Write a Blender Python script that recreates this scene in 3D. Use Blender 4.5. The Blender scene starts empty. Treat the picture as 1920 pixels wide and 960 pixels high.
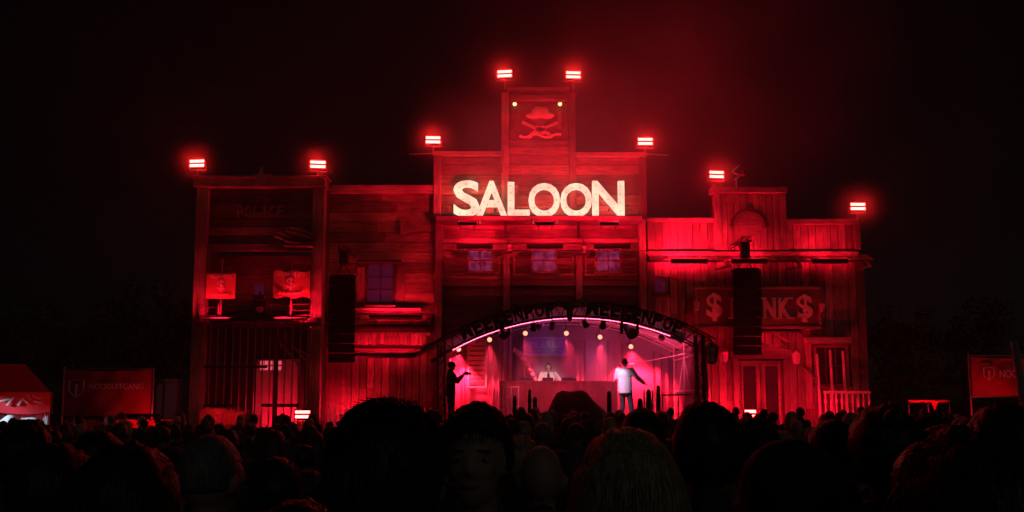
import bpy, bmesh, math, random
from mathutils import Vector, Matrix, noise
random.seed(7)
R = math.radians
sc = bpy.context.scene
col = sc.collection

# ------------------------------------------------------------------ camera
CAM_Z, PITCH, F, W0, H0, SH = 1.95, R(5), 1400.0, 1920, 960, 148.0
cam_d = bpy.data.cameras.new('camera'); cam = bpy.data.objects.new('camera', cam_d); col.objects.link(cam)
cam.location = (0, 0, CAM_Z); cam.rotation_euler = (R(95), 0, 0)
cam_d.sensor_width = 36; cam_d.lens = 36 * F / W0; cam_d.shift_y = SH / W0
cam_d.clip_start = 0.05; cam_d.clip_end = 2000
sc.camera = cam
sc.render.resolution_x, sc.render.resolution_y = 1024, 512

# ------------------------------------------------------------------ world (night) and a faint neutral fill added from behind the camera
world = bpy.data.worlds.new('World'); sc.world = world; world.use_nodes = True
wn = world.node_tree; bg = wn.nodes['Background']
sky = wn.nodes.new('ShaderNodeTexSky'); sky.sky_type = 'NISHITA'; sky.sun_disc = False
sky.sun_elevation = R(28); sky.sun_rotation = R(200); sky.altitude = 0
wn.links.new(sky.outputs[0], bg.inputs[0]); bg.inputs[1].default_value = 0.00022
rear_fill_d = bpy.data.lights.new('rear_fill', 'SUN'); rear_fill = bpy.data.objects.new('rear_fill', rear_fill_d); col.objects.link(rear_fill)
rear_fill_d.energy = 0.026; rear_fill_d.angle = R(3); rear_fill_d.color = (1.0, 1.0, 0.92)
rear_fill.rotation_euler = (R(62), 0, R(20))

sc.view_settings.view_transform = 'Standard'; sc.view_settings.look = 'None'
sc.view_settings.exposure = 0; sc.view_settings.gamma = 1
cy = sc.cycles
cy.use_denoising = True
cy.max_bounces = 5; cy.diffuse_bounces = 3; cy.glossy_bounces = 2; cy.transmission_bounces = 3; cy.volume_bounces = 0
cy.sample_clamp_indirect = 4; cy.caustics_reflective = False; cy.caustics_refractive = False
cy.use_light_tree = True

# ------------------------------------------------------------------ pixel -> world helpers (real depth Y)
CP, SP = math.cos(PITCH), math.sin(PITCH)
def at(px, py, Y):
    u = (px - 960) / F; v = (628 - py) / F
    d = CP - v * SP
    return Y * u / d, CAM_Z + Y * (SP + v * CP) / d
def X(px, py, Y): return at(px, py, Y)[0]
def Z(py, Y): return at(960, py, Y)[1]
def PT(px, py, Y):
    a = at(px, py, Y); return Vector((a[0], Y, a[1]))

# ------------------------------------------------------------------ materials
MATS = {}
def nodes(name):
    m = bpy.data.materials.new(name); m.use_nodes = True; MATS[name] = m
    n = m.node_tree; return m, n, n.nodes['Principled BSDF']
def plain(name, c, rough=.6, metal=0, vary=.15, scale=6, bump=.02):
    m, n, p = nodes(name)
    p.inputs['Roughness'].default_value = rough; p.inputs['Metallic'].default_value = metal
    geo = n.nodes.new('ShaderNodeNewGeometry'); nz = n.nodes.new('ShaderNodeTexNoise')
    nz.inputs['Scale'].default_value = scale; nz.inputs['Detail'].default_value = 4
    n.links.new(geo.outputs['Position'], nz.inputs['Vector'])
    mix = n.nodes.new('ShaderNodeMix'); mix.data_type = 'RGBA'
    mix.inputs[6].default_value = tuple(max(0, v * (1 - vary * 1.6)) for v in c) + (1,)
    mix.inputs[7].default_value = tuple(min(1, v * (1 + vary * 1.6)) for v in c) + (1,)
    n.links.new(nz.outputs[0], mix.inputs[0]); n.links.new(mix.outputs[2], p.inputs['Base Color'])
    if bump:
        b = n.nodes.new('ShaderNodeBump'); b.inputs['Distance'].default_value = bump; b.inputs['Strength'].default_value = .6
        n.links.new(nz.outputs[0], b.inputs['Height']); n.links.new(b.outputs[0], p.inputs['Normal'])
    return m
def wood(name, dark, light, horiz=True, rough=.75):
    """weathered painted planks: grain stretched along the board, a tone of its own per board, stains"""
    m, n, p = nodes(name); p.inputs['Roughness'].default_value = rough
    geo = n.nodes.new('ShaderNodeNewGeometry'); mp = n.nodes.new('ShaderNodeMapping')
    mp.inputs['Scale'].default_value = (2.2, 11, 22) if horiz else (22, 11, 2.2)
    n.links.new(geo.outputs['Position'], mp.inputs[0])
    oi = n.nodes.new('ShaderNodeObjectInfo')
    g = n.nodes.new('ShaderNodeTexNoise'); g.noise_dimensions = '4D'; g.inputs['Scale'].default_value = 1; g.inputs['Detail'].default_value = 5
    mw = n.nodes.new('ShaderNodeMath'); mw.operation = 'MULTIPLY'; mw.inputs[1].default_value = 40
    n.links.new(oi.outputs['Random'], mw.inputs[0]); n.links.new(mw.outputs[0], g.inputs['W'])
    n.links.new(mp.outputs[0], g.inputs['Vector'])
    st = n.nodes.new('ShaderNodeTexNoise'); st.inputs['Scale'].default_value = .8; st.inputs['Detail'].default_value = 5
    n.links.new(geo.outputs['Position'], st.inputs['Vector'])
    r = n.nodes.new('ShaderNodeValToRGB'); r.color_ramp.elements[0].position = .3; r.color_ramp.elements[1].position = .72
    r.color_ramp.elements[0].color = tuple(dark) + (1,); r.color_ramp.elements[1].color = tuple(light) + (1,)
    n.links.new(g.outputs[0], r.inputs[0])
    # per-board tone x stains
    mr = n.nodes.new('ShaderNodeMapRange'); mr.inputs[3].default_value = .38; mr.inputs[4].default_value = 1.12
    n.links.new(oi.outputs['Random'], mr.inputs[0])
    ms = n.nodes.new('ShaderNodeMapRange'); ms.inputs[1].default_value = .35; ms.inputs[2].default_value = .65
    ms.inputs[3].default_value = .42; ms.inputs[4].default_value = 1.12
    n.links.new(st.outputs[0], ms.inputs[0])
    mm = n.nodes.new('ShaderNodeMath'); mm.operation = 'MULTIPLY'
    n.links.new(mr.outputs[0], mm.inputs[0]); n.links.new(ms.outputs[0], mm.inputs[1])
    vm = n.nodes.new('ShaderNodeVectorMath'); vm.operation = 'SCALE'
    n.links.new(r.outputs[0], vm.inputs[0]); n.links.new(mm.outputs[0], vm.inputs['Scale'])
    n.links.new(vm.outputs[0], p.inputs['Base Color'])
    b = n.nodes.new('ShaderNodeBump'); b.inputs['Distance'].default_value = .02; b.inputs['Strength'].default_value = .8
    n.links.new(g.outputs[0], b.inputs['Height']); n.links.new(b.outputs[0], p.inputs['Normal'])
    return m
def emit(name, c, s, base=(.02, .02, .02)):
    m, n, p = nodes(name)
    p.inputs['Base Color'].default_value = tuple(base) + (1,); p.inputs['Roughness'].default_value = .8; p.inputs['Specular IOR Level'].default_value = .1
    p.inputs['Emission Color'].default_value = tuple(c) + (1,); p.inputs['Emission Strength'].default_value = s
    return m

RED = (1, .004, .034)
wood('saloon_wood', (.16, .10, .07), (.48, .32, .22), True)
wood('saloon_trim', (.24, .17, .12), (.55, .42, .30), True)
wood('post_wood', (.24, .17, .12), (.52, .40, .30), False)
wood('bank_wood', (.24, .17, .12), (.62, .46, .32), False)
wood('police_wood', (.10, .07, .05), (.30, .20, .15), True)
wood('shop_wood', (.18, .12, .07), (.50, .34, .20), True)
wood('shop_wood_vertical', (.20, .13, .08), (.50, .34, .22), False)
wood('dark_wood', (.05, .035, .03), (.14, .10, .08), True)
wood('stage_wood', (.05, .04, .035), (.16, .12, .09), True)
plain('sign_dark', (.20, .07, .06), .5)
plain('sign_letter', (.85, .62, .46), .5, vary=.1, scale=20, bump=.004)
plain('faded_letter', (.16, .12, .11), .7)
plain('black_metal', (.022, .022, .024), .42, .5, bump=.002)
plain('black_plastic', (.016, .016, .017), .5, bump=.002)
m = plain('array_black', (.006, .006, .0065), .9, bump=0); m.node_tree.nodes['Principled BSDF'].inputs['Specular IOR Level'].default_value = .15
plain('grille', (.010, .010, .011), .7, .3, scale=60, bump=.004)
plain('steel', (.42, .42, .43), .35, .9, bump=.002)
plain('near_black', (.03, .02, .025), .9)  # even near-black for the stage skirt and the dark bank panes
plain('cream_paint', (.62, .56, .46), .55, scale=14, bump=.003)
plain('white_paint', (.72, .70, .66), .5, scale=9, bump=.003)
plain('ground', (.055, .05, .035), .95, scale=3, bump=.06)
plain('grass', (.045, .075, .03), .9, scale=5, bump=.08)
plain('canopy_cloth', (.52, .48, .52), .7, vary=.12, scale=1.6, bump=.03)
plain('backdrop_cloth', (.42, .30, .34), .85, vary=.25, scale=1.1, bump=.03)
plain('curtain_cloth', (.50, .30, .33), .85, vary=.2, scale=2, bump=.02)
plain('gauze_cloth', (.20, .12, .14), .9, vary=.3, scale=2, bump=.02)
plain('banner_blue', (.10, .10, .34), .6, scale=4, bump=.01)
plain('banner_print', (.34, .32, .62), .6)
plain('banner_red', (.42, .02, .03), .55, vary=.2, scale=3, bump=.04)
plain('banner_white', (.75, .72, .70), .55)
plain('tent_red', (.70, .03, .05), .5, vary=.15, scale=2, bump=.02)
plain('tent_white', (.70, .74, .76), .6, vary=.12, scale=5, bump=.02)
plain('poster_paper', (.60, .18, .12), .8, scale=14)
plain('poster_ink', (.85, .62, .5), .8)
plain('hay', (.55, .42, .20), .9, scale=30, bump=.03)
plain('tree_leaf', (.05, .09, .035), .8, vary=.4)
plain('bark', (.08, .06, .045), .9, scale=20)
plain('cactus_green', (.07, .10, .05), .7)
plain('dark_red_cloth', (.20, .03, .04), .85, vary=.3, scale=2)
plain('bone', (.10, .09, .08), .7)
plain('skin', (.46, .30, .23), .55, vary=.08, scale=12, bump=.002)
plain('skin_tan', (.36, .22, .16), .55, vary=.08, scale=12, bump=.002)
plain('eye_white', (.35, .33, .31), .3, bump=0)
plain('eye_dark', (.02, .015, .01), .2, bump=0)
plain('lip', (.34, .15, .13), .5, bump=0)
plain('shirt_white', (.82, .82, .82), .8, vary=.06, scale=9, bump=.01)
plain('vest_black', (.02, .02, .02), .7)
plain('trousers', (.06, .06, .09), .8, vary=.2, scale=8)
plain('toilet_blue', (.08, .12, .20), .5)
plain('toilet_door', (.35, .36, .38), .5)
def hairmat(name, c, rough=.45):
    m, n, p = nodes(name); p.inputs['Roughness'].default_value = rough
    geo = n.nodes.new('ShaderNodeNewGeometry'); mp = n.nodes.new('ShaderNodeMapping'); mp.inputs['Scale'].default_value = (170, 120, 9)
    nz = n.nodes.new('ShaderNodeTexNoise'); nz.inputs['Scale'].default_value = 1; nz.inputs['Detail'].default_value = 3
    n.links.new(geo.outputs['Position'], mp.inputs[0]); n.links.new(mp.outputs[0], nz.inputs['Vector'])
    r = n.nodes.new('ShaderNodeValToRGB'); r.color_ramp.elements[0].position = .35; r.color_ramp.elements[1].position = .7
    r.color_ramp.elements[0].color = tuple(v * .45 for v in c) + (1,); r.color_ramp.elements[1].color = tuple(min(1, v * 1.4) for v in c) + (1,)
    n.links.new(nz.outputs[0], r.inputs[0]); n.links.new(r.outputs[0], p.inputs['Base Color'])
    b = n.nodes.new('ShaderNodeBump'); b.inputs['Distance'].default_value = .004
    n.links.new(nz.outputs[0], b.inputs['Height']); n.links.new(b.outputs[0], p.inputs['Normal'])
hairmat("hair_black", (.014, .012, .011)); hairmat('hair_brown', (.05, .03, .02)); hairmat('hair_blond', (.42, .34, .20)); hairmat('hair_grey', (.2, .19, .18))
def cloth_random(name, a, b):
    m, n, p = nodes(name); p.inputs['Roughness'].default_value = .85
    oi = n.nodes.new('ShaderNodeObjectInfo'); r = n.nodes.new('ShaderNodeValToRGB')
    r.color_ramp.elements[0].color = tuple(a) + (1,); r.color_ramp.elements[1].color = tuple(b) + (1,)
    e = r.color_ramp.elements.new(.5); e.color = tuple((x * .4 + y * .6) * .6 for x, y in zip(a, b)) + (1,)
    geo = n.nodes.new('ShaderNodeNewGeometry'); nz = n.nodes.new('ShaderNodeTexNoise'); nz.inputs['Scale'].default_value = 9
    n.links.new(geo.outputs['Position'], nz.inputs['Vector'])
    bmp = n.nodes.new('ShaderNodeBump'); bmp.inputs['Distance'].default_value = .03
    n.links.new(nz.outputs[0], bmp.inputs['Height']); n.links.new(bmp.outputs[0], p.inputs['Normal'])
    n.links.new(oi.outputs['Random'], r.inputs[0]); n.links.new(r.outputs[0], p.inputs['Base Color'])
cloth_random('jacket_cloth', (.015, .015, .02), (.12, .10, .10)); cloth_random('trouser_cloth', (.02, .02, .03), (.05, .06, .10))
plain('fabric_pale', (.30, .30, .32), .85)
emit('flood_lens', (1, .0145, .012), 115)
emit('wash_dim', RED, 20)
emit('bank_lens', RED, 600)
emit('ledge_lens', RED, 520)
emit('sign_bar_lens', RED, 3000)
emit('wash_lens', RED, 105)
emit('wash_soft', RED, 42)
emit('wash_strong', RED, 215)
emit('small_lamp', (1, .74, .30), 2.4)
emit('spot_lens', (1, .27, .17), 3.1)
emit('strip_lens', (1, .12, .10), 14)
emit('pink_strip', (1, .10, .22), 20)
plain('lantern_glass', (.62, .5, .42), .5)
m, n, p = nodes('pane_emission')  # saloon panes: weak emission put in for their purple tint, no lamp behind
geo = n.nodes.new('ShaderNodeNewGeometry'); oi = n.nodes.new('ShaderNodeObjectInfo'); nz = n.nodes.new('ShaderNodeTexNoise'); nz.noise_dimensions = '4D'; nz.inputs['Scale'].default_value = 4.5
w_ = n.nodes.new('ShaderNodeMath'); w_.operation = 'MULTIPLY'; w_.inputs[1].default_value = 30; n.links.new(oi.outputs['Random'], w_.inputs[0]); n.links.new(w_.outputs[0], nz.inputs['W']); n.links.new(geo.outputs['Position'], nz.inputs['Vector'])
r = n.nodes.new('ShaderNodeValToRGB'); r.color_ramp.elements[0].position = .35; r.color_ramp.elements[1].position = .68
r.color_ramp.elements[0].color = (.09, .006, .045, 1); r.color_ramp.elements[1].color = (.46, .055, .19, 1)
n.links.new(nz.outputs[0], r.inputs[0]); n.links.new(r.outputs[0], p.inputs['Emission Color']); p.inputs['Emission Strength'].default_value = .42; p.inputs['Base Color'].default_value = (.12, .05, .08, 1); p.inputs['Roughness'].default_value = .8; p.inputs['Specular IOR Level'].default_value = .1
emit('inner_window', (1, .10, .16), .8, (.3, .2, .2))
emit('dim_pane_emission', (.30, .02, .11), .13)  # faint emission put into the other panes for their violet tone
emit('tent_lamp', (.62, .85, 1.0), 5)
# letters of the big sign: lit acrylic, bulbs inside make it uneven
m, n, p = nodes('lit_letter')
geo = n.nodes.new('ShaderNodeNewGeometry'); vo = n.nodes.new('ShaderNodeTexNoise'); vo.inputs['Scale'].default_value = 2.6; vo.inputs['Detail'].default_value = 3
n.links.new(geo.outputs['Position'], vo.inputs['Vector'])
r = n.nodes.new('ShaderNodeValToRGB'); r.color_ramp.elements[0].position = .38; r.color_ramp.elements[1].position = .62
r.color_ramp.elements[0].color = (1.0, .64, .46, 1); r.color_ramp.elements[1].color = (1.0, .96, .64, 1)
n.links.new(vo.outputs[0], r.inputs[0]); n.links.new(r.outputs[0], p.inputs['Emission Color']); p.inputs['Emission Strength'].default_value = 1.02
p.inputs['Base Color'].default_value = (.3, .25, .2, 1)
emit('bulb_glass', (1, .55, .25), .35, (.2, .15, .1))

# ------------------------------------------------------------------ mesh builder
ORG = {}
class MB:
    def __init__(s): s.v = []; s.f = []
    def add(s, vs, fs):
        o = len(s.v); s.v += [tuple(v) for v in vs]; s.f += [tuple(i + o for i in f) for f in fs]; return s
    def box(s, x0, x1, y0, y1, z0, z1, b=0):
        if x0 > x1: x0, x1 = x1, x0
        if y0 > y1: y0, y1 = y1, y0
        if z0 > z1: z0, z1 = z1, z0
        vs = [(x, y, z) for x in (x0, x1) for y in (y0, y1) for z in (z0, z1)]
        return s.add(vs, [(0, 1, 3, 2), (4, 6, 7, 5), (0, 4, 5, 1), (2, 3, 7, 6), (0, 2, 6, 4), (1, 5, 7, 3)])
    def bar(s, a, b, w, h=None):
        """box beam from a to b with square-ish section"""
        h = h or w; a = Vector(a); b = Vector(b); d = (b - a).normalized()
        up = Vector((0, 0, 1)) if abs(d.z) < .9 else Vector((0, 1, 0))
        sd = d.cross(up).normalized(); u = sd.cross(d)
        vs = [q + sd * i * w / 2 + u * j * h / 2 for q in (a, b) for i, j in ((-1, -1), (1, -1), (1, 1), (-1, 1))]
        return s.add(vs, [(3, 2, 1, 0), (4, 5, 6, 7), (0, 1, 5, 4), (1, 2, 6, 5), (2, 3, 7, 6), (3, 0, 4, 7)])
    def tube(s, a, b, r0, r1=None, n=8):
        r1 = r0 if r1 is None else r1; a = Vector(a); b = Vector(b); d = (b - a).normalized()
        up = Vector((0, 0, 1)) if abs(d.z) < .9 else Vector((0, 1, 0))
        sd = d.cross(up).normalized(); u = sd.cross(d)
        vs = [q + (sd * math.cos(2 * math.pi * k / n) + u * math.sin(2 * math.pi * k / n)) * r for q, r in ((a, r0), (b, r1)) for k in range(n)]
        return s.add(vs, [tuple(range(n))[::-1], tuple(range(n, 2 * n))] + [(k, (k + 1) % n, n + (k + 1) % n, n + k) for k in range(n)])
    def ball(s, c, r, n=12, m=8):
        c = Vector(c); r = (r, r, r) if isinstance(r, (int, float)) else r
        vs = [c + Vector((0, 0, -r[2]))]
        for j in range(1, m):
            t = -math.pi / 2 + math.pi * j / m
            for k in range(n):
                a = 2 * math.pi * k / n
                vs.append(c + Vector((r[0] * math.cos(t) * math.cos(a), r[1] * math.cos(t) * math.sin(a), r[2] * math.sin(t))))
        vs.append(c + Vector((0, 0, r[2]))); T = len(vs) - 1
        fs = [(0, 1 + (k + 1) % n, 1 + k) for k in range(n)]
        for j in range(m - 2):
            for k in range(n):
                a = 1 + j * n + k; b = 1 + j * n + (k + 1) % n; fs.append((a, b, b + n, a + n))
        fs += [(T - n + k, T - n + (k + 1) % n, T) for k in range(n)]
        return s.add(vs, fs)
    def prism(s, pts, y0, y1):
        """outline in x,z (counter-clockwise seen from -y), thickness y0..y1"""
        n = len(pts)
        return s.add([(x, y0, z) for x, z in pts] + [(x, y1, z) for x, z in pts],
                     [tuple(range(n)), tuple(range(n, 2 * n))[::-1]] + [(k, n + k, n + (k + 1) % n, (k + 1) % n) for k in range(n)])
    def cap(s, a, ra, b, rb, n=10):
        s.ball(a, ra, n, 6); s.ball(b, rb, n, 6)
        if (Vector(a) - Vector(b)).length > 1e-4: s.tube(a, b, ra, rb, n)
        return s
    def mesh(s, name, org=(0, 0, 0)):
        me = bpy.data.meshes.new(name); ox, oy, oz = org
        me.from_pydata([(x - ox, y - oy, z - oz) for x, y, z in s.v], [], s.f)
        bm = bmesh.new(); bm.from_mesh(me); bmesh.ops.recalc_face_normals(bm, faces=bm.faces); bm.to_mesh(me); bm.free()
        me.update(); return me
    def build(s, name, mat, parent=None, label=None, smooth=False, kind=None):
        org = ORG.get(parent.name, (0, 0, 0)) if parent else (0, 0, 0)
        me = s.mesh(name, org); return link(name, me, mat, parent, label, smooth, kind)
def link(name, me, mat, parent=None, label=None, smooth=False, kind=None):
    if mat: me.materials.clear(); me.materials.append(MATS[mat])
    if smooth: me.polygons.foreach_set('use_smooth', [True] * len(me.polygons))
    o = bpy.data.objects.new(name, me); col.objects.link(o)
    if parent: o.parent = parent; ORG[o.name] = ORG.get(parent.name, (0, 0, 0))
    if label: o['label'] = label
    if kind: o['kind'] = kind
    return o
def thing(name, label, cat, loc=(0, 0, 0), group=None):
    o = bpy.data.objects.new(name, None); col.objects.link(o); o.location = loc; o.empty_display_size = .2
    o['label'] = label; o['category'] = cat; ORG[o.name] = tuple(loc)
    if group: o['group'] = group
    return o
def tag(o, label, cat, group=None):
    o['label'] = label; o['category'] = cat
    if group: o['group'] = group
    return o
def pbox(mb, px0, px1, py0, py1, y0, y1, ref=None):
    """box whose FRONT face (at y0) covers the given pixels"""
    pm = ref if ref is not None else (py0 + py1) / 2
    return mb.box(X(px0, pm, y0), X(px1, pm, y0), y0, y1, Z(py1, y0), Z(py0, y0))
def piece(name, mat, parent, px0, px1, py0, py1, y0, y1, label=None, ref=None, bev=0.012):
    mb = MB(); pbox(mb, px0, px1, py0, py1, y0, y1, ref); o = mb.build(name, mat, parent, label)
    if bev: bevel(o, bev)
    return o
def bevel(o, w):
    bm = bmesh.new(); bm.from_mesh(o.data)
    bmesh.ops.bevel(bm, geom=bm.edges[:], offset=w, segments=1, affect='EDGES'); bm.to_mesh(o.data); bm.free()
# a shared unit board, bevelled
ub = MB().box(-.5, .5, -.5, .5, -.5, .5).mesh('board')
_bm = bmesh.new(); _bm.from_mesh(ub)
bmesh.ops.bevel(_bm, geom=[e for e in _bm.edges if all(v.co.y < -.49 for v in e.verts)], offset=.02, segments=1, affect='EDGES'); _bm.to_mesh(ub); _bm.free()
BOARD = {}
def board(parent, mat, x0, x1, y0, y1, z0, z1, name='plank', rot=0):
    if mat not in BOARD:
        BOARD[mat] = ub.copy(); BOARD[mat].materials.append(MATS[mat])
    o = bpy.data.objects.new(name, BOARD[mat]); col.objects.link(o)
    ox, oy, oz = ORG.get(parent.name, (0, 0, 0)); o.parent = parent
    o.location = ((x0 + x1) / 2 - ox, (y0 + y1) / 2 - oy, (z0 + z1) / 2 - oz)
    o.scale = (abs(x1 - x0), abs(y1 - y0), abs(z1 - z0)); o.rotation_euler = (0, rot, 0); ORG[o.name] = ORG.get(parent.name, (0, 0, 0))
    return o
def clad(parent, mat, x0, x1, z0, z1, y, pitch, vertical=False, holes=(), th=.045, jitter=.018):
    """boards side by side, cut around holes (x0,x1,z0,z1)"""
    a, b = (x0, x1) if vertical else (z0, z1)
    n = max(1, round((b - a) / pitch)); w = (b - a) / n
    for k in range(n):
        p0, p1 = a + k * w + .011, a + (k + 1) * w - .011; mid = (p0 + p1) / 2
        spans = [(z0, z1)] if vertical else [(x0, x1)]
        for h in holes:
            lo, hi, c0, c1 = (h[0], h[1], h[2], h[3]) if vertical else (h[2], h[3], h[0], h[1])
            if lo < mid < hi:
                ns = []
                for s0, s1 in spans:
                    if c0 > s0: ns.append((s0, min(s1, c0)))
                    if c1 < s1: ns.append((max(s0, c1), s1))
                spans = [q for q in ns if q[1] - q[0] > .04]
        for s0, s1 in spans:
            j = random.uniform(-jitter, jitter); cut = []
            # random butt joint in long boards
            if s1 - s0 > 3.2:
                c = random.uniform(s0 + 1, s1 - 1); cut = [(s0, c - .004), (c + .004, s1)]
            else: cut = [(s0, s1)]
            for c0, c1 in cut:
                jj = j + random.uniform(-.006, .006); sk = random.uniform(-.002, .002)
                if vertical: board(parent, mat, p0, p1, y - th + jj, y + .02, c0, c1 + random.uniform(-.0, .0), rot=sk)
                else: board(parent, mat, c0, c1, y - th + jj, y + .02, p0, p1, rot=sk)

# ------------------------------------------------------------------ text
def text_mesh(s, off=.0, ext=.05):
    cu = bpy.data.curves.new('letter', 'FONT'); cu.body = s; cu.size = 1; cu.extrude = ext; cu.offset = off; cu.resolution_u = 4
    o = bpy.data.objects.new('tmp', cu); col.objects.link(o)
    dg = bpy.context.evaluated_depsgraph_get(); dg.update()
    me = bpy.data.meshes.new_from_object(o.evaluated_get(dg)); bpy.data.objects.remove(o); return me
def text(s, name, mat, parent, x0, x1, z0, z1, y, depth, off=0, label=None, rot=0, org=None, kind=None):
    """text filling the box x0..x1, z0..z1; front face at y, rotated about its own centre"""
    me = text_mesh(s, off, .5); vs = [v.co.copy() for v in me.vertices]
    a0, a1 = min(v.x for v in vs), max(v.x for v in vs); b0, b1 = min(v.y for v in vs), max(v.y for v in vs)
    cx, cz = (x0 + x1) / 2, (z0 + z1) / 2; ox, oy, oz = ORG.get(parent.name, (0, 0, 0)) if parent else (0, 0, 0)
    for v, c in zip(me.vertices, vs):
        lx = ((c.x - a0) / (a1 - a0) - .5) * (x1 - x0); lz = ((c.y - b0) / (b1 - b0) - .5) * (z1 - z0)
        xx = lx * math.cos(rot) - lz * math.sin(rot); zz = lx * math.sin(rot) + lz * math.cos(rot)
        v.co = (cx + xx - ox, y + (.5 - c.z) * depth - oy, cz + zz - oz)
    return link(name, me, mat, parent, label, False, kind)

# ------------------------------------------------------------------ the setting
o = MB().add([(-400, -60, 0), (400, -60, 0), (400, 700, 0), (-400, 700, 0)], [(0, 1, 2, 3)]).build('ground', 'ground'); o['kind'] = 'structure'

# ------------------------------------------------------------------ fixtures
def flood(px, py, Y, label, group='red twin-strip floodlights on top of the set', post=.5, w=.50):
    """twin-strip LED flood facing the audience, on a pole with a yoke"""
    c = PT(px, py, Y); t = thing('floodlight', label, 'floodlight', (c.x, Y, c.z - .16 - post), group)
    b = MB().box(c.x - w / 2 - .03, c.x + w / 2 + .03, Y + .02, Y + .14, c.z - .155, c.z + .155).build('housing', 'black_metal', t); bevel(b, .02)
    for dz in (-.076, .076):
        MB().box(c.x - w / 2, c.x + w / 2, Y - .004, Y + .03, c.z + dz - .042, c.z + dz + .042).build('lens', 'flood_lens', t)
    m = MB(); m.tube((c.x - w / 2 - .05, Y + .09, c.z), (c.x - w / 2 - .05, Y + .09, c.z - .22), .014); m.tube((c.x + w / 2 + .05, Y + .09, c.z), (c.x + w / 2 + .05, Y + .09, c.z - .22), .014)
    m.tube((c.x - w / 2 - .05, Y + .09, c.z - .22), (c.x + w / 2 + .05, Y + .09, c.z - .22), .014)
    m.build('yoke', 'steel', t)
    MB().tube((c.x, Y + .09, c.z - .20), (c.x, Y + .09, c.z - .18 - post), .024).build('pole', 'steel', t)
    t.rotation_euler = (0, 0, rnd_f.uniform(-.16, .16))
    return t
rnd_f = random.Random(21)
def wash(px, py, Y, w, label, mat='wash_lens', aim=(0, .35, 1), d=.12, h=.14, group='black wash lights along the facades', cat='stage light'):
    """bar fixture: housing with an emitting face aimed along aim"""
    c = PT(px, py, Y); t = thing('led_bar', label, cat, (c.x, Y, c.z), group)
    a = Vector(aim).normalized(); sx = Vector((1, 0, 0)); u = a.cross(sx).normalized()
    def obx(w, h, q0, q1):
        vs = [c + sx * i * w / 2 + u * j * h / 2 + a * k for k in (q0, q1) for i, j in ((-1, -1), (1, -1), (1, 1), (-1, 1))]
        return MB().add(vs, [(3, 2, 1, 0), (4, 5, 6, 7), (0, 1, 5, 4), (1, 2, 6, 5), (2, 3, 7, 6), (3, 0, 4, 7)])
    b = obx(w, h, -d, 0).build('housing', 'black_metal', t); bevel(b, .008)
    obx(w - .04, h - .05, .001, .006).build('lens', mat, t)
    # two barn lips left and right of the lens keep the light off the audience
    for e in (-1, 1):
        q = c + sx * e * (w / 2 - .005); MB().bar(q - a * .03, q + a * .05, .012, h).build('end_cap', 'black_metal', t)
    bmb = MB()
    for e in (-1, 1):
        q = c + sx * e * w * .36 - a * d; bmb.bar(q, q + Vector((0, 0.25, -.10)), .025, .025)
    bmb.build('bracket', 'steel', t)
    return t
# ------------------------------------------------------------------ windows
def window(parent, px0, px1, py0, py1, Y, panes=(2, 2), glass='pane_emission', frame='saloon_trim', fw=.07, sill=True, head=False, name='window'):
    x0, x1 = X(px0, (py0 + py1) / 2, Y), X(px1, (py0 + py1) / 2, Y); z0, z1 = Z(py1, Y), Z(py0, Y)
    m = MB()
    m.box(x0 - fw, x0, Y - .07, Y + .05, z0 - fw, z1 + fw); m.box(x1, x1 + fw, Y - .07, Y + .05, z0 - fw, z1 + fw)
    m.box(x0, x1, Y - .068, Y + .05, z1, z1 + fw); m.box(x0, x1, Y - .068, Y + .05, z0 - fw, z0)
    w = m.build(name, frame, parent)
    nx, nz = panes; bw = .035
    mm = MB()
    for i in range(1, nx):
        xx = x0 + (x1 - x0) * i / nx; mm.box(xx - bw / 2, xx + bw / 2, Y - .03, Y + .03, z0, z1)
    for j in range(1, nz):
        zz = z0 + (z1 - z0) * j / nz; mm.box(x0, x1, Y - .027, Y + .027, zz - bw / 2, zz + bw / 2)
    if mm.v: mm.build('glazing_bar', frame, w)
    for i in range(nx):
        for j in range(nz):
            a = x0 + (x1 - x0) * i / nx + (bw / 2 if i else 0); b = x0 + (x1 - x0) * (i + 1) / nx - (bw / 2 if i < nx - 1 else 0)
            c = z0 + (z1 - z0) * j / nz + (bw / 2 if j else 0); d = z0 + (z1 - z0) * (j + 1) / nz - (bw / 2 if j < nz - 1 else 0)
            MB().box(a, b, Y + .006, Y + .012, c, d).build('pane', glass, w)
    if sill: MB().box(x0 - fw * 1.8, x1 + fw * 1.8, Y - .16, Y + .02, z0 - fw - .06, z0 - fw - .003).build('sill', frame, w)
    return (x0 - fw, x1 + fw, z0 - fw - .06, z1 + fw)
#PART2
# ================================================================== POLICE STATION (left end)
YP = 25.4
g = at(487, 500, YP)
pol = thing('police_station', 'narrow dark police station front with prison bars and balcony at the left end', 'building', (g[0], YP, 0))
xl, xr = X(366, 500, YP), X(607, 500, YP)
for a, b in ((366, 389), (585, 607)):
    piece('corner_post', 'post_wood', pol, a, b, 352, 0, YP - .12, YP + .2, ref=500) if 0 else None
    x0, x1 = X(a, 500, YP), X(b, 500, YP)
    o = MB().box(x0, x1, YP - .12, YP + .22, 0, Z(350, YP)).build('corner_post', 'post_wood', pol); bevel(o, .015)
piece('cornice', 'saloon_trim', pol, 362, 610, 333, 350, YP - .22, YP + .25)
piece('capping_board', 'saloon_trim', pol, 358, 614, 329, 333.4, YP - .3, YP + .28)
clad(pol, 'police_wood', X(389, 400, YP) , X(585, 400, YP), Z(456, YP), Z(351, YP), YP + .05, .30)
piece('beam', 'saloon_trim', pol, 389, 585, 457, 470, YP - .06, YP + .18)
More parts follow.
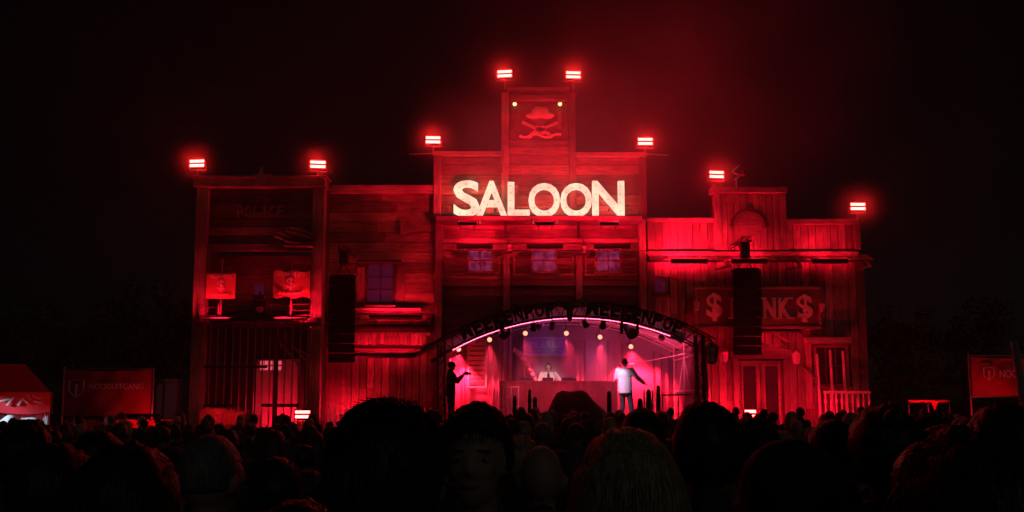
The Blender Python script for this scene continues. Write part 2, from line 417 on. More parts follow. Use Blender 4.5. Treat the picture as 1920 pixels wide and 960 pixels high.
# interior: back wall, side walls, floor, ceiling
zb = Z(598, YP)
YB = YP + 1.7
clad(pol, 'police_wood', xl + .1, xr - .1, zb, Z(462, YP), YB, .34)
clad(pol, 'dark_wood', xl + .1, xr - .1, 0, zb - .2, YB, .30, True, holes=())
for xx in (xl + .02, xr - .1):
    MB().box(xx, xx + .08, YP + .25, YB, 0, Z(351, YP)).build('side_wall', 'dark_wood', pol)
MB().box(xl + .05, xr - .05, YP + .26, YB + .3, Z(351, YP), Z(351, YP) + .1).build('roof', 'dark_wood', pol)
m = MB(); y0 = YP - .62
pts = [(xl + .1, YP - .25), ((xl * .75 + xr * .25), YP - .55), ((xl + xr) / 2, y0 - .1), ((xl * .25 + xr * .75), YP - .55), (xr - .1, YP - .25), (xr - .1, YB - .04), (xl + .1, YB - .04)]
m.v = [(x, y, z) for z in (zb - .16, zb) for x, y in pts]; n_ = len(pts)
m.f = [tuple(range(n_))[::-1], tuple(range(n_, 2 * n_))] + [(k, (k + 1) % n_, n_ + (k + 1) % n_, n_ + k) for k in range(n_)]
m.build('balcony_floor', 'dark_wood', pol)
# balcony railings
def rail(px0, px1, rows, Y, posts):
    r_ = MB()
    for py in rows: r_.bar(PT(px0, py, Y), PT(px1, py, Y), .022, .022)
    o = r_.build('railing', 'police_wood', pol)
    for p_ in posts[::2]: MB().box(X(p_, 580, Y) - .015, X(p_, 580, Y) + .015, Y - .015, Y + .015, zb, Z(568, Y)).build('baluster', 'police_wood', o)
rail(372, 412, (577, 592), YP - .2, (374, 392, 410)); rail(546, 584, (571, 582, 591), YP - .2, (547, 566, 583)); rail(428, 466, (571,), YP + .5, (440, 455)); rail(502, 530, (571,), YP + .5, (508, 524))
# letters
for k, ch in enumerate('POLICE'):
    cx = 451 + k * 15.2; w = 3.0 if ch == 'I' else 6
    text(ch, 'letter', 'faded_letter', pol, X(cx - w, 397, YP), X(cx + w, 397, YP), Z(408, YP), Z(386, YP), YP - .06, .05, .015)
# crooked shingle awning at the right of the fascia
aw = piece('awning', 'dark_wood', pol, 530, 584, 452, 461, YP - .5, YP)
for a, b, dz in (((545, 427), (589, 440), .0), ((538, 434), (586, 447), .05), ((520, 436), (545, 446), .0), ((515, 442), (548, 456), .0), ((534, 452), (588, 463), .0)):
    MB().bar(PT(*a, YP - .5), PT(*b, YP - .35), .16, .05).build('shingle', 'post_wood', aw)
# sheriff star
c = PT(490, 334, YP - .25); pts = []
for k in range(10):
    a = math.pi / 2 + k * math.pi / 5; r_ = (.36 if k % 2 == 0 else .15); pts.append((c.x + r_ * math.cos(a), c.z + r_ * math.sin(a)))
m = MB(); m.prism(pts, c.y - .06, c.y)
for k in range(0, 10, 2):
    m.ball((pts[k][0], c.y - .03, pts[k][1]), .035, 8, 6)
tag(m.build('sheriff_star', 'saloon_trim'), 'five-pointed sheriff star with ball tips on the cornice of the police station', 'star')
# prison bars
for k in range(16):
    px = 378 + k * 14.1
    MB().tube((X(px, 700, YP), YP + .02, 0), (X(px, 700, YP), YP + .02, zb - .16), .026, n=6).build('prison_bar', 'steel', pol)
piece('bar_rail', 'black_metal', pol, 378, 500, 686, 690, YP - .01, YP + .05, ref=690, bev=0)
# gate: dark centre post, cross rail
piece('gate_post', 'dark_wood', pol, 512, 520, 640, 850, YP - .1, YP + .0, ref=700)
piece('gate_rail', 'dark_wood', pol, 492, 560, 757, 763, YP - .09, YP - .0, ref=700)
# stair flights seen behind the bars
st = MB(); YS = YP + .5
for a, b in (((532, 648), (566, 692)), ((546, 645), (586, 690)), ((560, 655), (590, 676)), ((524, 640), (545, 668))):
    st.bar(PT(*a, YS), PT(*b, YS), .035, .05)
o = st.build('stair_rail', 'saloon_trim', pol)
# back door with lit glass
dx0, dx1 = X(482, 720, YB), X(560, 720, YB); dz1 = Z(674, YB)
d_ = MB().box(dx0, dx1, YB - .12, YB - .04, 0, dz1).build('door', 'cream_paint', pol)
gx = [X(p_, 700, YB) for p_ in (489, 497, 505, 513, 521, 530)]
for i in range(5):
    for (za, zc) in ((Z(684, YB), Z(677, YB)), (Z(694, YB), Z(687, YB))):
        MB().box(gx[i] + .02, gx[i + 1] - .02, YB - .135, YB - .122, za, zc).build('pane', 'inner_window', d_)
MB().ball((dx1 - .12, YB - .16, 1.0), .04).build('handle', 'steel', d_)
MB().box(X(478, 540, YB), X(496, 540, YB), YB - .06, YB - .03, Z(553, YB), Z(533, YB)).build('window', 'dim_pane_emission', pol)
# wanted posters on poles
for k, (px, a, b, c0, c1, top, rt) in enumerate(((414, 387, 442, 513, 560, 486, 0), (545, 513, 581, 509, 558, 483, .03))):
    Y = YP - .22
    t = thing('wanted_poster', ('flat square wanted board on a thin pole, left half of the police balcony', 'bright curling wanted board on a thin pole, right half of the police balcony')[k], 'poster', (X(px, 560, Y), Y, zb), 'wanted posters on the police balcony')
    MB().tube((X(px, 560, Y), Y + .04, zb), (X(px, 560, Y), Y + .04, Z(top, Y)), .035, .022).build('pole', 'post_wood', t)
    x0, x1 = X(a, 535, Y), X(b, 535, Y); z0, z1 = Z(c1, Y), Z(c0, Y)
    m = MB(); N = 10
    for i in range(N + 1):
        xx = x0 + (x1 - x0) * i / N; by = (-.10 * math.sin(math.pi * i / N) if k else -.015 * math.sin(2 * math.pi * i / N))
        for zz, q in ((z0, 0), (z1, 1)):
            s_ = (.04 * math.sin(i * 1.3) if k else 0) * (1 if q else -1)
            m.v += [(xx, Y - .02 + by, zz + s_), (xx, Y + .0 + by, zz + s_)]
    for i in range(N):
        q = i * 4; m.f += [(q, q + 4, q + 6, q + 2), (q + 1, q + 3, q + 7, q + 5), (q + 2, q + 6, q + 7, q + 3), (q, q + 1, q + 5, q + 4)]
    m.f += [(0, 2, 3, 1), (N * 4, N * 4 + 1, N * 4 + 3, N * 4 + 2)]
    m.build('board', 'poster_paper', t)
    w = x1 - x0; h = z1 - z0; off = -.14 if k else -.05
    text('WANTED', 'heading', 'poster_ink', t, x0 + w * .12, x1 - w * .12, z1 - h * .20, z1 - h * .06, Y + off, .02, .01)
    text('$', 'dollar_mark', 'poster_ink', t, x0 + w * .38, x1 - w * .38, z0 + h * .28, z1 - h * .26, Y + off, .02, .02)
    text('REWARD', 'footing', 'poster_ink', t, x0 + w * .18, x1 - w * .18, z0 + h * .07, z0 + h * .18, Y + off, .02, .01)
wash(412, 597.5, YP - .58, 1.1, 'wash light on the police balcony floor under the flat wanted board', 'ledge_lens', (0, .42, 1), h=.11, d=.05)
wash(545, 597.5, YP - .58, 1.1, 'wash light on the police balcony floor under the curling wanted board', 'ledge_lens', (0, .42, 1), h=.11, d=.05)
wash(522, 803, YP + .95, .9, 'wash light on the ground inside the police gate aimed at the rear door', 'wash_lens', (0, .75, 1))
# wisps of hay / bales and their light, right in front of the bars
def hay_bale(px0, px1, pyt, Y, label, seed):
    rnd = random.Random(seed); x0, x1 = X(px0, 780, Y), X(px1, 780, Y); z1 = Z(pyt, Y)
    t = thing('hay_bale', label, 'hay bale', ((x0 + x1) / 2, Y, z1 - .5), 'hay bales by the prison bars')
    b = MB().box(x0, x1, Y, Y + .5, z1 - .45, z1).build('straw_block', 'hay', t); bevel(b, .04)
    s_ = MB()
    for _ in range(420):
        x = rnd.uniform(x0 - .02, x1 + .02); z = rnd.uniform(z1 - .42, z1 + .02); l = rnd.uniform(.06, .2); a = rnd.gauss(0, .5)
        y = Y - rnd.uniform(0, .05) if rnd.random() < .6 else rnd.uniform(Y, Y + .5)
        if y > Y: z = z1 + rnd.uniform(0, .03)
        s_.bar((x, y, z), (x + l * math.cos(a), y - rnd.uniform(0, .06), z + l * math.sin(a)), .010, .006)
    s_.build('straw', 'hay', t, kind='stuff')
    m = MB()
    for q in (.3, .7):
        xx = x0 + (x1 - x0) * q; m.box(xx - .012, xx + .012, Y - .012, Y + .512, z1 - .462, z1 + .012)
    m.build('twine', 'dark_red_cloth', t)
hay_bale(372, 412, 770, 24.2, 'left hay bale glowing red at the foot of the prison bars', 1)
hay_bale(414, 450, 775, 24.3, 'right hay bale glowing red at the foot of the prison bars', 2)
# plinth under bales
tag(MB().box(X(366, 800, 24.2), X(456, 800, 24.2), 24.15, 24.95, 0, Z(770, 24.2) - .47).build('bale_platform', 'dark_wood'), 'low dark timber platform carrying the two hay bales', 'platform')
wash(410, 762, 23.6, .9, 'wash light hanging low in front of the two hay bales', 'wash_lens', (0, 1, -.75), d=.06, h=.08)

# ================================================================== WORKSHOP FRONT (between police and saloon)
YW = 26.2
xa, xb = X(608, 500, YW), X(817, 500, YW)
shp = thing('workshop_front', 'low timber shop front with one tall window and shingle lip between police station and saloon', 'building', ((xa + xb) / 2, YW, 0))
h1 = window(shp, 690, 737, 496, 566, YW, (2, 3), 'inner_pane' if 0 else 'dim_pane_emission', 'dark_wood', fw=.09)
clad(shp, 'shop_wood', xa, xb, Z(588, YW), Z(361, YW), YW, .36, holes=[h1])
piece('cornice', 'saloon_trim', shp, 608, 816, 350, 361, YW - .25, YW + .1)
piece('capping_board', 'saloon_trim', shp, 605, 818, 346.5, 350, YW - .33, YW + .14)
piece('canopy_board', 'dark_wood', shp, 668, 752, 487, 492, YW - .35, YW - .04)
for a, b in ((668, 683), (744, 759)):   # shutters
    s_ = piece('shutter', 'shop_wood_vertical', shp, a, b, 500, 566, YW - .09, YW - .04)
piece('flower_shelf', 'saloon_trim', shp, 665, 790, 577, 582, YW - .35, YW - .04)
piece('window_ledge', 'saloon_trim', shp, 683, 742, 572, 579, YW - .30, YW - .05, bev=.01)
# eave with shingles in two courses
ev = MB(); zt = Z(590, YW); x0, x1 = xa + .1, xb - .1
ev.add([(x0, YW - .02, zt), (x1, YW - .02, zt), (x1, YW - .55, zt - .42), (x0, YW - .55, zt - .42), (x0, YW - .02, zt - .1), (x1, YW - .02, zt - .1), (x1, YW - .55, zt - .5), (x0, YW - .55, zt - .5)],
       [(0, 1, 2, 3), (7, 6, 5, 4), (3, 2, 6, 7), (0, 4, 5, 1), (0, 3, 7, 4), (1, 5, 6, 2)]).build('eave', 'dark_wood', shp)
for r_ in range(2):
    n_ = 24
    for k in range(n_):
        a = x0 + (x1 - x0) * k / n_; b = x0 + (x1 - x0) * (k + 1) / n_
        zc, yc = (zt - .10 - r_ * .22), (YW - .16 - r_ * .25)
        o = board(shp, 'shop_wood_vertical', a + .006, b - .006, yc - .15, yc + .15, zc - .012 + random.uniform(-.01, .01), zc + .025, 'shingle'); o.rotation_euler = (.62, 0, random.uniform(-.03, .03))
# vertical lip boards lit from below
zc0, zc1 = Z(646, YW - .7), Z(624, YW - .7)
n_ = 22; bx0, bx1 = X(640, 635, YW - .7), X(800, 635, YW - .7)
for k in range(n_):
    a = bx0 + (bx1 - bx0) * k / n_; b = bx0 + (bx1 - bx0) * (k + 1) / n_
    board(shp, 'shop_wood_vertical', a + .008, b - .008, YW - .72, YW - .68, zc0 + random.uniform(-.03, .03), zc1 + random.uniform(-.03, .02), 'lip_board')
MB().bar((bx0 - .1, YW - .66, zc1 - .04), (bx1 + .1, YW - .66, zc1 - .04), .08, .1).build('lip_beam', 'saloon_trim', shp)
for px in (642, 720, 798):
    MB().bar((X(px, 630, YW - .66), YW - .66, zc1 - .08), (X(px, 630, YW), YW, zc1 - .0), .07, .07).build('outrigger', 'dark_wood', shp)
piece('beam', 'saloon_trim', shp, 608, 816, 653, 660, YW - .10, YW + .0)
clad(shp, 'shop_wood_vertical', xa, xb, 0, Z(661, YW), YW, .26, True)
MB().box(xa, xb, YW + .05, YW + .5, 0, Z(352, YW)).build('backing_wall', 'dark_wood', shp)
for px in (641, 652, 745):
    piece('batten', 'saloon_trim', shp, px, px + 5, 661, 800, YW - .08, YW - .03, ref=740, bev=0)
# hanging board PIES CAKE
Y = YW - .25
x0, x1 = X(751, 420, Y), X(804, 420, Y); z0, z1 = Z(440, Y), Z(404, Y)
t = thing('shop_sign', 'small ragged board lettered in two rows at the top right of the shop front', 'sign', ((x0 + x1) / 2, Y, z0))
MB().prism([(x0, z0), (x0 + .35, z0 + .10), (x1 - .08, z0 + .16), (x1, z1 - .1), (x1 - .2, z1), (x0 + .3, z1 - .02), (x0, z1 - .06)], Y, Y + .06).build('board', 'saloon_trim', t)
text('PIES', 'lettering', 'sign_dark', t, x0 + .12, x1 - .18, z1 - .30, z1 - .09, Y - .02, .03, .02)
text('CAKE', 'lettering', 'sign_dark', t, x0 + .10, x1 - .12, z1 - .54, z1 - .34, Y - .02, .03, .02)
for xx in (x0 + .2, x1 - .2): MB().bar((xx, Y + .06, z1 - .2), (xx, YW, z1 - .2), .04).build('bracket', 'black_metal', t)
wash(742, 592, YW - .62, 1.8, 'wash light on the shop eave below the tall window', 'wash_lens', (0, .55, 1))
wash(722, 664, YW - 1.05, 2.1, 'wash light under the shingle lip of the shop front', 'wash_lens', (0, .7, 1))
wash(643, 792, YW - .9, 1.1, 'wash light on the ground behind the picket fence by the thin mast', 'wash_strong', (0, .7, 1))
wash(700, 815, YW - 2.6, 1.3, 'wash light on the ground before the shop planks, right of the picket fence', 'wash_lens', (0, .8, 1))
# thin mast and its base
Y = 25.0
tag(MB().tube((X(605, 700, Y), Y, 0), (X(605, 700, Y), Y, Z(614, Y)), .035).box(X(605, 700, Y) - .2, X(605, 700, Y) + .2, Y - .2, Y + .2, 0, .03).build('mast', 'steel'), 'thin bare steel mast at the corner between police station and shop', 'mast')
# picket fence
Y = 24.6; x0, x1 = X(612, 775, Y), X(812, 775, Y)
fen = thing('picket_fence', 'white picket fence in front of the shop wall, beside the thin mast', 'fence', ((x0 + x1) / 2, Y, 0))
n_ = 19
for k in range(n_):
    xx = x0 + (x1 - x0) * (k + .5) / n_; zt = Z(762, Y) + random.uniform(-.03, .02)
    MB().prism([(xx - .045, .05), (xx + .045, .05), (xx + .045, zt - .08), (xx, zt), (xx - .045, zt - .08)], Y - .02, Y + .005).build('picket', 'white_paint', fen)
for zz in (.5, 1.05): MB().box(x0, x1, Y + .007, Y + .05, zz, zz + .09).build('rail', 'white_paint', fen)

# ================================================================== SALOON
YS_ = 26.0
def sx(px, py=400, Y=YS_): return X(px, py, Y)
xa, xb = sx(815), sx(1210)
sal = thing('saloon_facade', 'tall plank saloon front with a square tower and three curtained windows behind the stage', 'building', ((xa + xb) / 2, YS_, 0))
zL = Z(408, YS_)
clad(sal, 'saloon_wood', xa, xb, Z(404, YS_), Z(291, YS_), YS_, .36)
clad(sal, 'saloon_wood', sx(953, 220), sx(1067, 220), Z(291, YS_) + .004, Z(262, YS_), YS_, .33)
clad(sal, 'saloon_wood', sx(941, 220), sx(1078, 220), Z(262, YS_) + .004, Z(190, YS_), YS_ + .03, .4)
piece('cornice', 'saloon_trim', sal, 813, 941, 283, 291, YS_ - .2, YS_ + .1)
piece('cornice', 'saloon_trim', sal, 1079, 1213, 285, 293, YS_ - .2, YS_ + .1)
piece('capping_board', 'saloon_trim', sal, 957, 1065, 178, 187, YS_ - .22, YS_ + .1)
piece('capping_board', 'saloon_trim', sal, 951, 1068, 163, 169, YS_ - .16, YS_ + .1)
piece('tower_head', 'saloon_wood', sal, 953, 1067, 169, 178, YS_ - .05, YS_ + .1)
piece('tower_head', 'saloon_wood', sal, 953, 1067, 187, 191, YS_ - .05, YS_ + .1, bev=0)
for a, b in ((940, 954), (1066, 1079)):
    o = MB().box(sx(a, 280), sx(b, 280), YS_ - .15, YS_ + .12, zL, Z(176, YS_)).build('tower_post', 'post_wood', sal); bevel(o, .015)
for a, b, e in ((813, 827, 300), (1199, 1212, 300)):
    o = MB().box(sx(a), sx(b), YS_ - .16, YS_ + .12, zL, Z(e - 4, YS_)).build('corner_post', 'post_wood', sal); bevel(o, .015)
# inset frames left and right of the tower
for a, b in ((833, 935), (1084, 1192)):
    piece('frame_board', 'saloon_trim', sal, a, b, 296, 300, YS_ - .08, YS_ - .03, bev=0)
piece('panel_beam', 'saloon_trim', sal, 954, 1066, 262, 268, YS_ - .12, YS_ - .03)
# picture panel: cowboy hat over crossed horns and a scroll in low relief
pan = piece('picture_panel', 'sign_dark', sal, 957, 1065, 192, 261, YS_ - .07, YS_ - .02)
Yr = YS_ - .07
def rel(pts, d=.05, nm='relief'): return MB().prism([at(px, py, Yr)[:1] + at(px, py, Yr)[1:] for px, py in pts][::-1], Yr - d, Yr).build(nm, 'sign_letter', pan)
hat = MB()
c = PT(1013, 216, Yr)
hat.ball((c.x, Yr - .01, c.z - .02), (.52, .06, .15), 20, 8)
hat.ball((c.x - .09, Yr - .03, c.z + .10), (.22, .07, .23), 16, 8); hat.ball((c.x + .1, Yr - .03, c.z + .10), (.20, .07, .21), 16, 8)
hat.build('hat_relief', 'sign_letter', pan, smooth=True)
# crossed revolvers below the hat, a neckerchief between them, a scroll at the bottom
for e in (-1, 1):
    m = MB(); q0, q1 = PT(1013 + e * 34, 229, Yr - .03), PT(1013 - e * 12, 249, Yr - .03)
    m.bar(q0, q1, .05, .10); m.bar(q0.lerp(q1, .55), q0.lerp(q1, .95), .08, .20); m.bar(q1, q1 + Vector((-e * .20, 0, -.17)), .06, .13)
    m.ball(q0.lerp(q1, .75) + Vector((0, 0, -.13)), (.07, .03, .07), 10, 6); m.build('revolver_relief', 'sign_letter', pan)
MB().prism([(c.x - .26, c.z - .17), (c.x, c.z - .52), (c.x + .26, c.z - .17), (c.x, c.z - .12)], Yr - .05, Yr - .01).build('neckerchief_relief', 'saloon_trim', pan)
m = MB(); pr = None
for k in range(25):
    a = k / 24; q = PT(974 + 78 * a, 254 + 3.2 * math.sin(a * 12), Yr - .03)
    if pr is not None: m.tube(pr, q, .05, .05, 6)
    pr = q
m.build('scroll_relief', 'sign_letter', pan)
m = MB()
for px in (966, 1055):
    for k in range(8):
        a = k / 8 * 2 * math.pi; b = (k + 1) / 8 * 2 * math.pi
        m.bar(PT(px + 6 * math.cos(a), 224 + 18 * math.sin(a), Yr - .02), PT(px + 6 * math.cos(b), 224 + 18 * math.sin(b), Yr - .02), .05, .03)
m.build('border_relief', 'saloon_trim', pan)
# ledge
piece('ledge', 'saloon_trim', sal, 816, 1204, 404, 413, 25.3, YS_ + .05, bev=.02)
for px in (948, 1084):
    o = MB().bar((sx(px, 420), YS_ - .05, Z(445, YS_)), (X(px, 412, 25.4), 25.40, Z(413.5, 25.3)), .09, .09).build('ledge_strut', 'dark_wood', sal)
clad(sal, 'saloon_wood', xa, xb, Z(447, YS_), zL - .1, YS_ + .08, .32)
piece('beam', 'saloon_trim', sal, 820, 1204, 447, 455, YS_ - .16, YS_ + .1)
hw = []
for a, b, c0, c1 in ((880, 921, 468, 508), (999, 1041, 468, 508), (1119, 1161, 468, 508)):
    hw.append(window(sal, a, b, c0, c1, YS_, (2, 2), 'pane_emission', 'saloon_trim', fw=.07))
    # gathered valance
    m = MB(); x0, x1 = X(a - 3, c0, YS_ - .1), X(b + 3, c0, YS_ - .1); N = 10
    for k in range(N):
        xx = x0 + (x1 - x0) * (k + .5) / N; m.ball((xx, YS_ - .1, Z(c0 - 3, YS_) + .03 * math.sin(k * math.pi / (N - 1))), ((x1 - x0) / N * .6, .04, .07), 8, 6)
    m.build('valance', 'cream_paint', sal, smooth=True)
clad(sal, 'saloon_wood', xa, xb, Z(525, YS_), Z(456, YS_), YS_, .27, holes=hw)
piece('beam', 'saloon_trim', sal, 820, 1204, 525, 536, YS_ - .16, YS_ + .1)
# small recess frames around the windows
for a, b in ((832, 938), (962, 1076), (1096, 1196)):
    piece('frame_board', 'saloon_trim', sal, a, b, 513, 517, YS_ - .09, YS_ - .03, bev=0)
    for q in (a, b - 4): piece('frame_upright', 'saloon_trim', sal, q, q + 4, 480, 513, YS_ - .088, YS_ - .03, bev=0)
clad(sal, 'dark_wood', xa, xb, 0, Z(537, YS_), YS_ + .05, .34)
for a, b in ((944, 956), (1079, 1091)):
    o = MB().box(sx(a, 520), sx(b, 520), YS_ - .28, YS_ - .16, 3.2, Z(482, YS_)).build('column', 'post_wood', sal); bevel(o, .015)
for a, b in ((817, 830), (1197, 1210)):
    o = MB().box(sx(a, 520), sx(b, 520), YS_ - .26, YS_ + .12, 0, zL - .12).build('corner_post', 'post_wood', sal); bevel(o, .015)
MB().box(xa, xb, YS_ + .1, YS_ + .7, 0, Z(292, YS_)).build('backing_wall', 'dark_wood', sal)
MB().box(sx(942, 280), sx(1077, 280), YS_ + .12, YS_ + .7, Z(292, YS_), Z(170, YS_)).build('tower_backing', 'dark_wood', sal)

# big lit letters
YLt = 25.6
sgn = thing('saloon_sign', 'big glowing cream block letters spelling SALOON standing on the ledge', 'sign', (X(1010, 405, YLt), YLt, Z(405, YLt)))
zz0 = Z(407, YLt); 
for ch, a, b, t_, bt in (('S', 850, 899, 338, 405), ('A', 893, 951, 339, 405), ('L', 952, 993, 341, 404), ('O', 991, 1050, 343, 406), ('O', 1051, 1110, 343, 406), ('N', 1111, 1171, 339, 405)):
    x0, x1 = X(a, 375, YLt), X(b, 375, YLt); z1 = Z(t_, YLt); z0 = Z(bt, YLt)
    me_off = .018
    o = text(ch, 'letter', 'lit_letter', sgn, x0, x1, z0, z1, YLt, .16, me_off)
    # rows of bulbs along the strokes
for ch, pts in (('S', [(862, 352), (874, 345), (888, 350), (860, 362), (868, 374), (880, 380), (889, 388), (886, 398), (875, 402), (862, 400)]),
                ('A', [(920, 347), (913, 362), (907, 378), (901, 394), (928, 362), (934, 378), (940, 394), (914, 384), (927, 384)]),
                ('L', [(957, 348), (957, 362), (957, 376), (957, 390), (964, 401), (978, 401)]),
                ('O', [(1021 + 23 * math.cos(a * .628), 375 + 25 * math.sin(a * .628)) for a in range(10)]),
                ('O', [(1080 + 23 * math.cos(a * .628), 375 + 25 * math.sin(a * .628)) for a in range(10)]),
                ('N', [(1118, 348), (1118, 364), (1118, 380), (1118, 396), (1129, 358), (1140, 374), (1151, 390), (1163, 348), (1163, 364), (1163, 380), (1163, 396)])):
    m = MB()
    for px, py in pts: m.ball(PT(px, py, YLt - .01), .024, 8, 6)
    m.build('bulb_row', 'bulb_glass', sgn)
m = MB()
for px in (872, 922, 970, 1020, 1080, 1138):
    m.bar((X(px, 390, YLt) + .1, YLt + .16, Z(390, YLt)), (X(px, 390, YLt) + .1, YS_, Z(390, YLt)), .04)
m.build('strut', 'black_metal', sgn)
for px, w, lb in ((876, .6, 'S and A'), (1022, .6, 'the middle O'), (1142, .6, 'the N')):
    wash(px, 418, 23.6, w * 1.0, 'bar light on the ledge edge below ' + lb + ' of the glowing sign', 'sign_bar_lens', (0, .5, 1), d=.07, h=.09, group='black bar lights on the ledge under the sign')
    MB()
m = MB()
for px in (860, 900, 1000, 1045, 1125, 1160): m.bar((X(px, 408, 23.6), 23.65, Z(420, 23.6)), (X(px, 408, 25.3), 25.32, Z(412, 25.3)), .03)
m.build('light_arm', 'black_metal', sal)
for px, lb in ((890, 'left'), (1022, 'middle'), (1148, 'right')):
    wash(px, 459, 25.35, 1.25, 'dark bar light over the %s saloon window' % lb, 'wash_soft', (0, .35, 1), group='dark bar lights over the saloon windows')
# two small warm picture lamps on the tower
for px, lb in ((965, 'left'), (1050, 'right')):
    c = PT(px, 195, YS_ - .32)
    t = thing('picture_lamp', 'small warm yellow picture lamp at the %s of the tower relief' % lb, 'lamp', (c.x, c.y, c.z), 'warm lamps on the tower')
    MB().tube((c.x, c.y, c.z + .03), (c.x, c.y, c.z + .12), .12, .04, 12).build('shade', 'black_metal', t)
    MB().ball((c.x, c.y, c.z), .072, 12, 8).build('bulb', 'small_lamp', t, smooth=True)
    MB().bar((c.x, c.y, c.z + .11), (c.x, YS_ - .02, c.z + .15), .03).build('arm', 'black_metal', t)
    MB().tube((c.x, c.y + .18, c.z - .15), (c.x, c.y + .2, c.z - .8), .10, .07, 10).build('lamp_body', 'saloon_trim', t)
# carriage lanterns on the columns
def lantern(px, py, Y, r_, label, grp=None, mat='black_metal', glass='pane_dim', arm=None):
    c = PT(px, py, Y); t = thing('lantern', label, 'lantern', (c.x, c.y, c.z - r_ * 1.4), grp)
    m = MB(); h = r_ * 1.3
    m.tube((c.x, c.y, c.z + h * .75), (c.x, c.y, c.z + h * 1.25), r_ * 1.05, r_ * .25, 6).tube((c.x, c.y, c.z + h * 1.25), (c.x, c.y, c.z + h * 1.5), r_ * .12, r_ * .12, 6)
    m.build('cap', mat, t)
    MB().tube((c.x, c.y, c.z - h), (c.x, c.y, c.z - h * .82), r_ * .45, r_ * .62, 6).build('foot', mat, t)
    f = MB()
    for k in range(6):
        a = k * math.pi / 3; q0 = (c.x + r_ * .6 * math.cos(a), c.y + r_ * .6 * math.sin(a), c.z - h * .85); q1 = (c.x + r_ * .95 * math.cos(a), c.y + r_ * .95 * math.sin(a), c.z + h * .78)
        f.bar(q0, q1, r_ * .13)
        b = (k + 1) * math.pi / 3
        f.bar((c.x + r_ * .78 * math.cos(a), c.y + r_ * .78 * math.sin(a), c.z), (c.x + r_ * .78 * math.cos(b), c.y + r_ * .78 * math.sin(b), c.z), r_ * .1)
    f.build('frame', mat, t)
    MB().tube((c.x, c.y, c.z - h * .8), (c.x, c.y, c.z + h * .74), r_ * .52, r_ * .84, 6).build('glass', 'lantern_glass', t)
    if arm: MB().bar((c.x, c.y, c.z + h * 1.45), arm, .035).build('arm', mat, t)
    return t
lantern(955, 466, YS_ - .55, .13, 'small black carriage lantern between the left and middle saloon windows', 'small lanterns along the facades', arm=(sx(952, 460), YS_ - .16, Z(452, YS_)))
lantern(1095, 468, YS_ - .55, .13, 'small black carriage lantern between the middle and right saloon windows', 'small lanterns along the facades', arm=(sx(1092, 460), YS_ - .16, Z(452, YS_)))
# side booms
tag(MB().bar((sx(768, 290), YS_ - .1, Z(291, YS_)), (sx(818, 290), YS_ - .1, Z(289, YS_)), .04).build('boom', 'steel'), 'thin bare boom sticking out left of the saloon roof corner', 'boom', 'side booms')
tag(MB().bar((sx(1208, 290), YS_ - .1, Z(290, YS_)), (sx(1252, 290), YS_ - .1, Z(293, YS_)), .04).build('boom', 'steel'), 'thin bare boom sticking out right of the saloon roof corner', 'boom', 'side booms')
m = MB(); pr = None
for k in range(17):
    a = k / 16; q = PT(822 + 440 * a, 467 + 5 * math.sin(math.pi * a), 25.0)
    if pr is not None: m.tube(pr, q, .014, .014, 5)
    pr = q
tag(m.build('cable', 'steel'), 'thin cable strung across the saloon in front of its three windows', 'cable')

# ================================================================== BANK
YK = 26.1
def bx_(px, py=440): return X(px, py, YK)
xa, xb = bx_(1213), bx_(1610)
bnk = thing('bank_facade', 'wide vertical-plank bank front with a raised middle gable, right end of the set', 'building', ((xa + xb) / 2, YK, 0))
clad(bnk, 'bank_wood', xa, bx_(1340), Z(470, YK), Z(415, YK), YK, .26, True)
clad(bnk, 'bank_wood', bx_(1350), bx_(1460), Z(470, YK), Z(361, YK), YK - .1, .24, True)
clad(bnk, 'bank_wood', bx_(1472), bx_(1598), Z(472, YK), Z(420, YK), YK, .26, True)
piece('cornice', 'saloon_trim', bnk, 1213, 1339, 408, 415, YK - .18, YK + .1)
piece('cornice', 'saloon_trim', bnk, 1334, 1476, 350, 361, YK - .28, YK + .1)
piece('cornice', 'saloon_trim', bnk, 1472, 1609, 410, 420, YK - .2, YK + .1)
for a, b, t_ in ((1338, 1350, 361), (1460, 1472, 361), (1598, 1609, 420)):
    o = MB().box(bx_(a), bx_(b), YK - .2, YK + .1, Z(470, YK), Z(t_, YK) - .003).build('gable_post', 'post_wood', bnk); bevel(o, .012)
# arched emblem on the gable
c = PT(1405, 425, YK - .14)
m = MB()
for k in range(18):
    a0, a1 = math.pi * k / 18 - .12, math.pi * (k + 1) / 18 - .12
    for r0 in (.50,):
        m.bar((c.x + r0 * math.cos(a0), c.y - .02, c.z + r0 * math.sin(a0)), (c.x + r0 * math.cos(a1), c.y - .02, c.z + r0 * math.sin(a1)), .1, .09)
m.build('arch_ring', 'saloon_trim', bnk)
m = MB()
for k in range(18):
    a0, a1 = math.pi * k / 18, math.pi * (k + 1) / 18
    m.bar((c.x + .63 * math.cos(a0), c.y + .01, c.z + .63 * math.sin(a0)), (c.x + .63 * math.cos(a1), c.y + .01, c.z + .63 * math.sin(a1)), .13, .07)
m.build('outer_ring', 'dark_wood', bnk)
pts = [(c.x + .44 * math.cos(2 * math.pi * k / 28), c.z + .44 * math.sin(2 * math.pi * k / 28)) for k in range(28)]
MB().prism(pts, c.y - .05, c.y + .03).build('medallion', 'saloon_trim', bnk)
for q in (-.2, -.02, .16):
    MB().box(c.x - .3, c.x + .3, c.y - .065, c.y - .048, c.z + q, c.z + q + .03).build('medallion_bar', 'saloon_trim', bnk)
for px, w in ((1362, 6), (1374, 8), (1392, 12), (1410, 10), (1428, 7)):
    m = MB(); pbox(m, px, px + w, 366, 379, YK - .155, YK - .13); m.build('worn_motif', 'sign_dark', bnk)
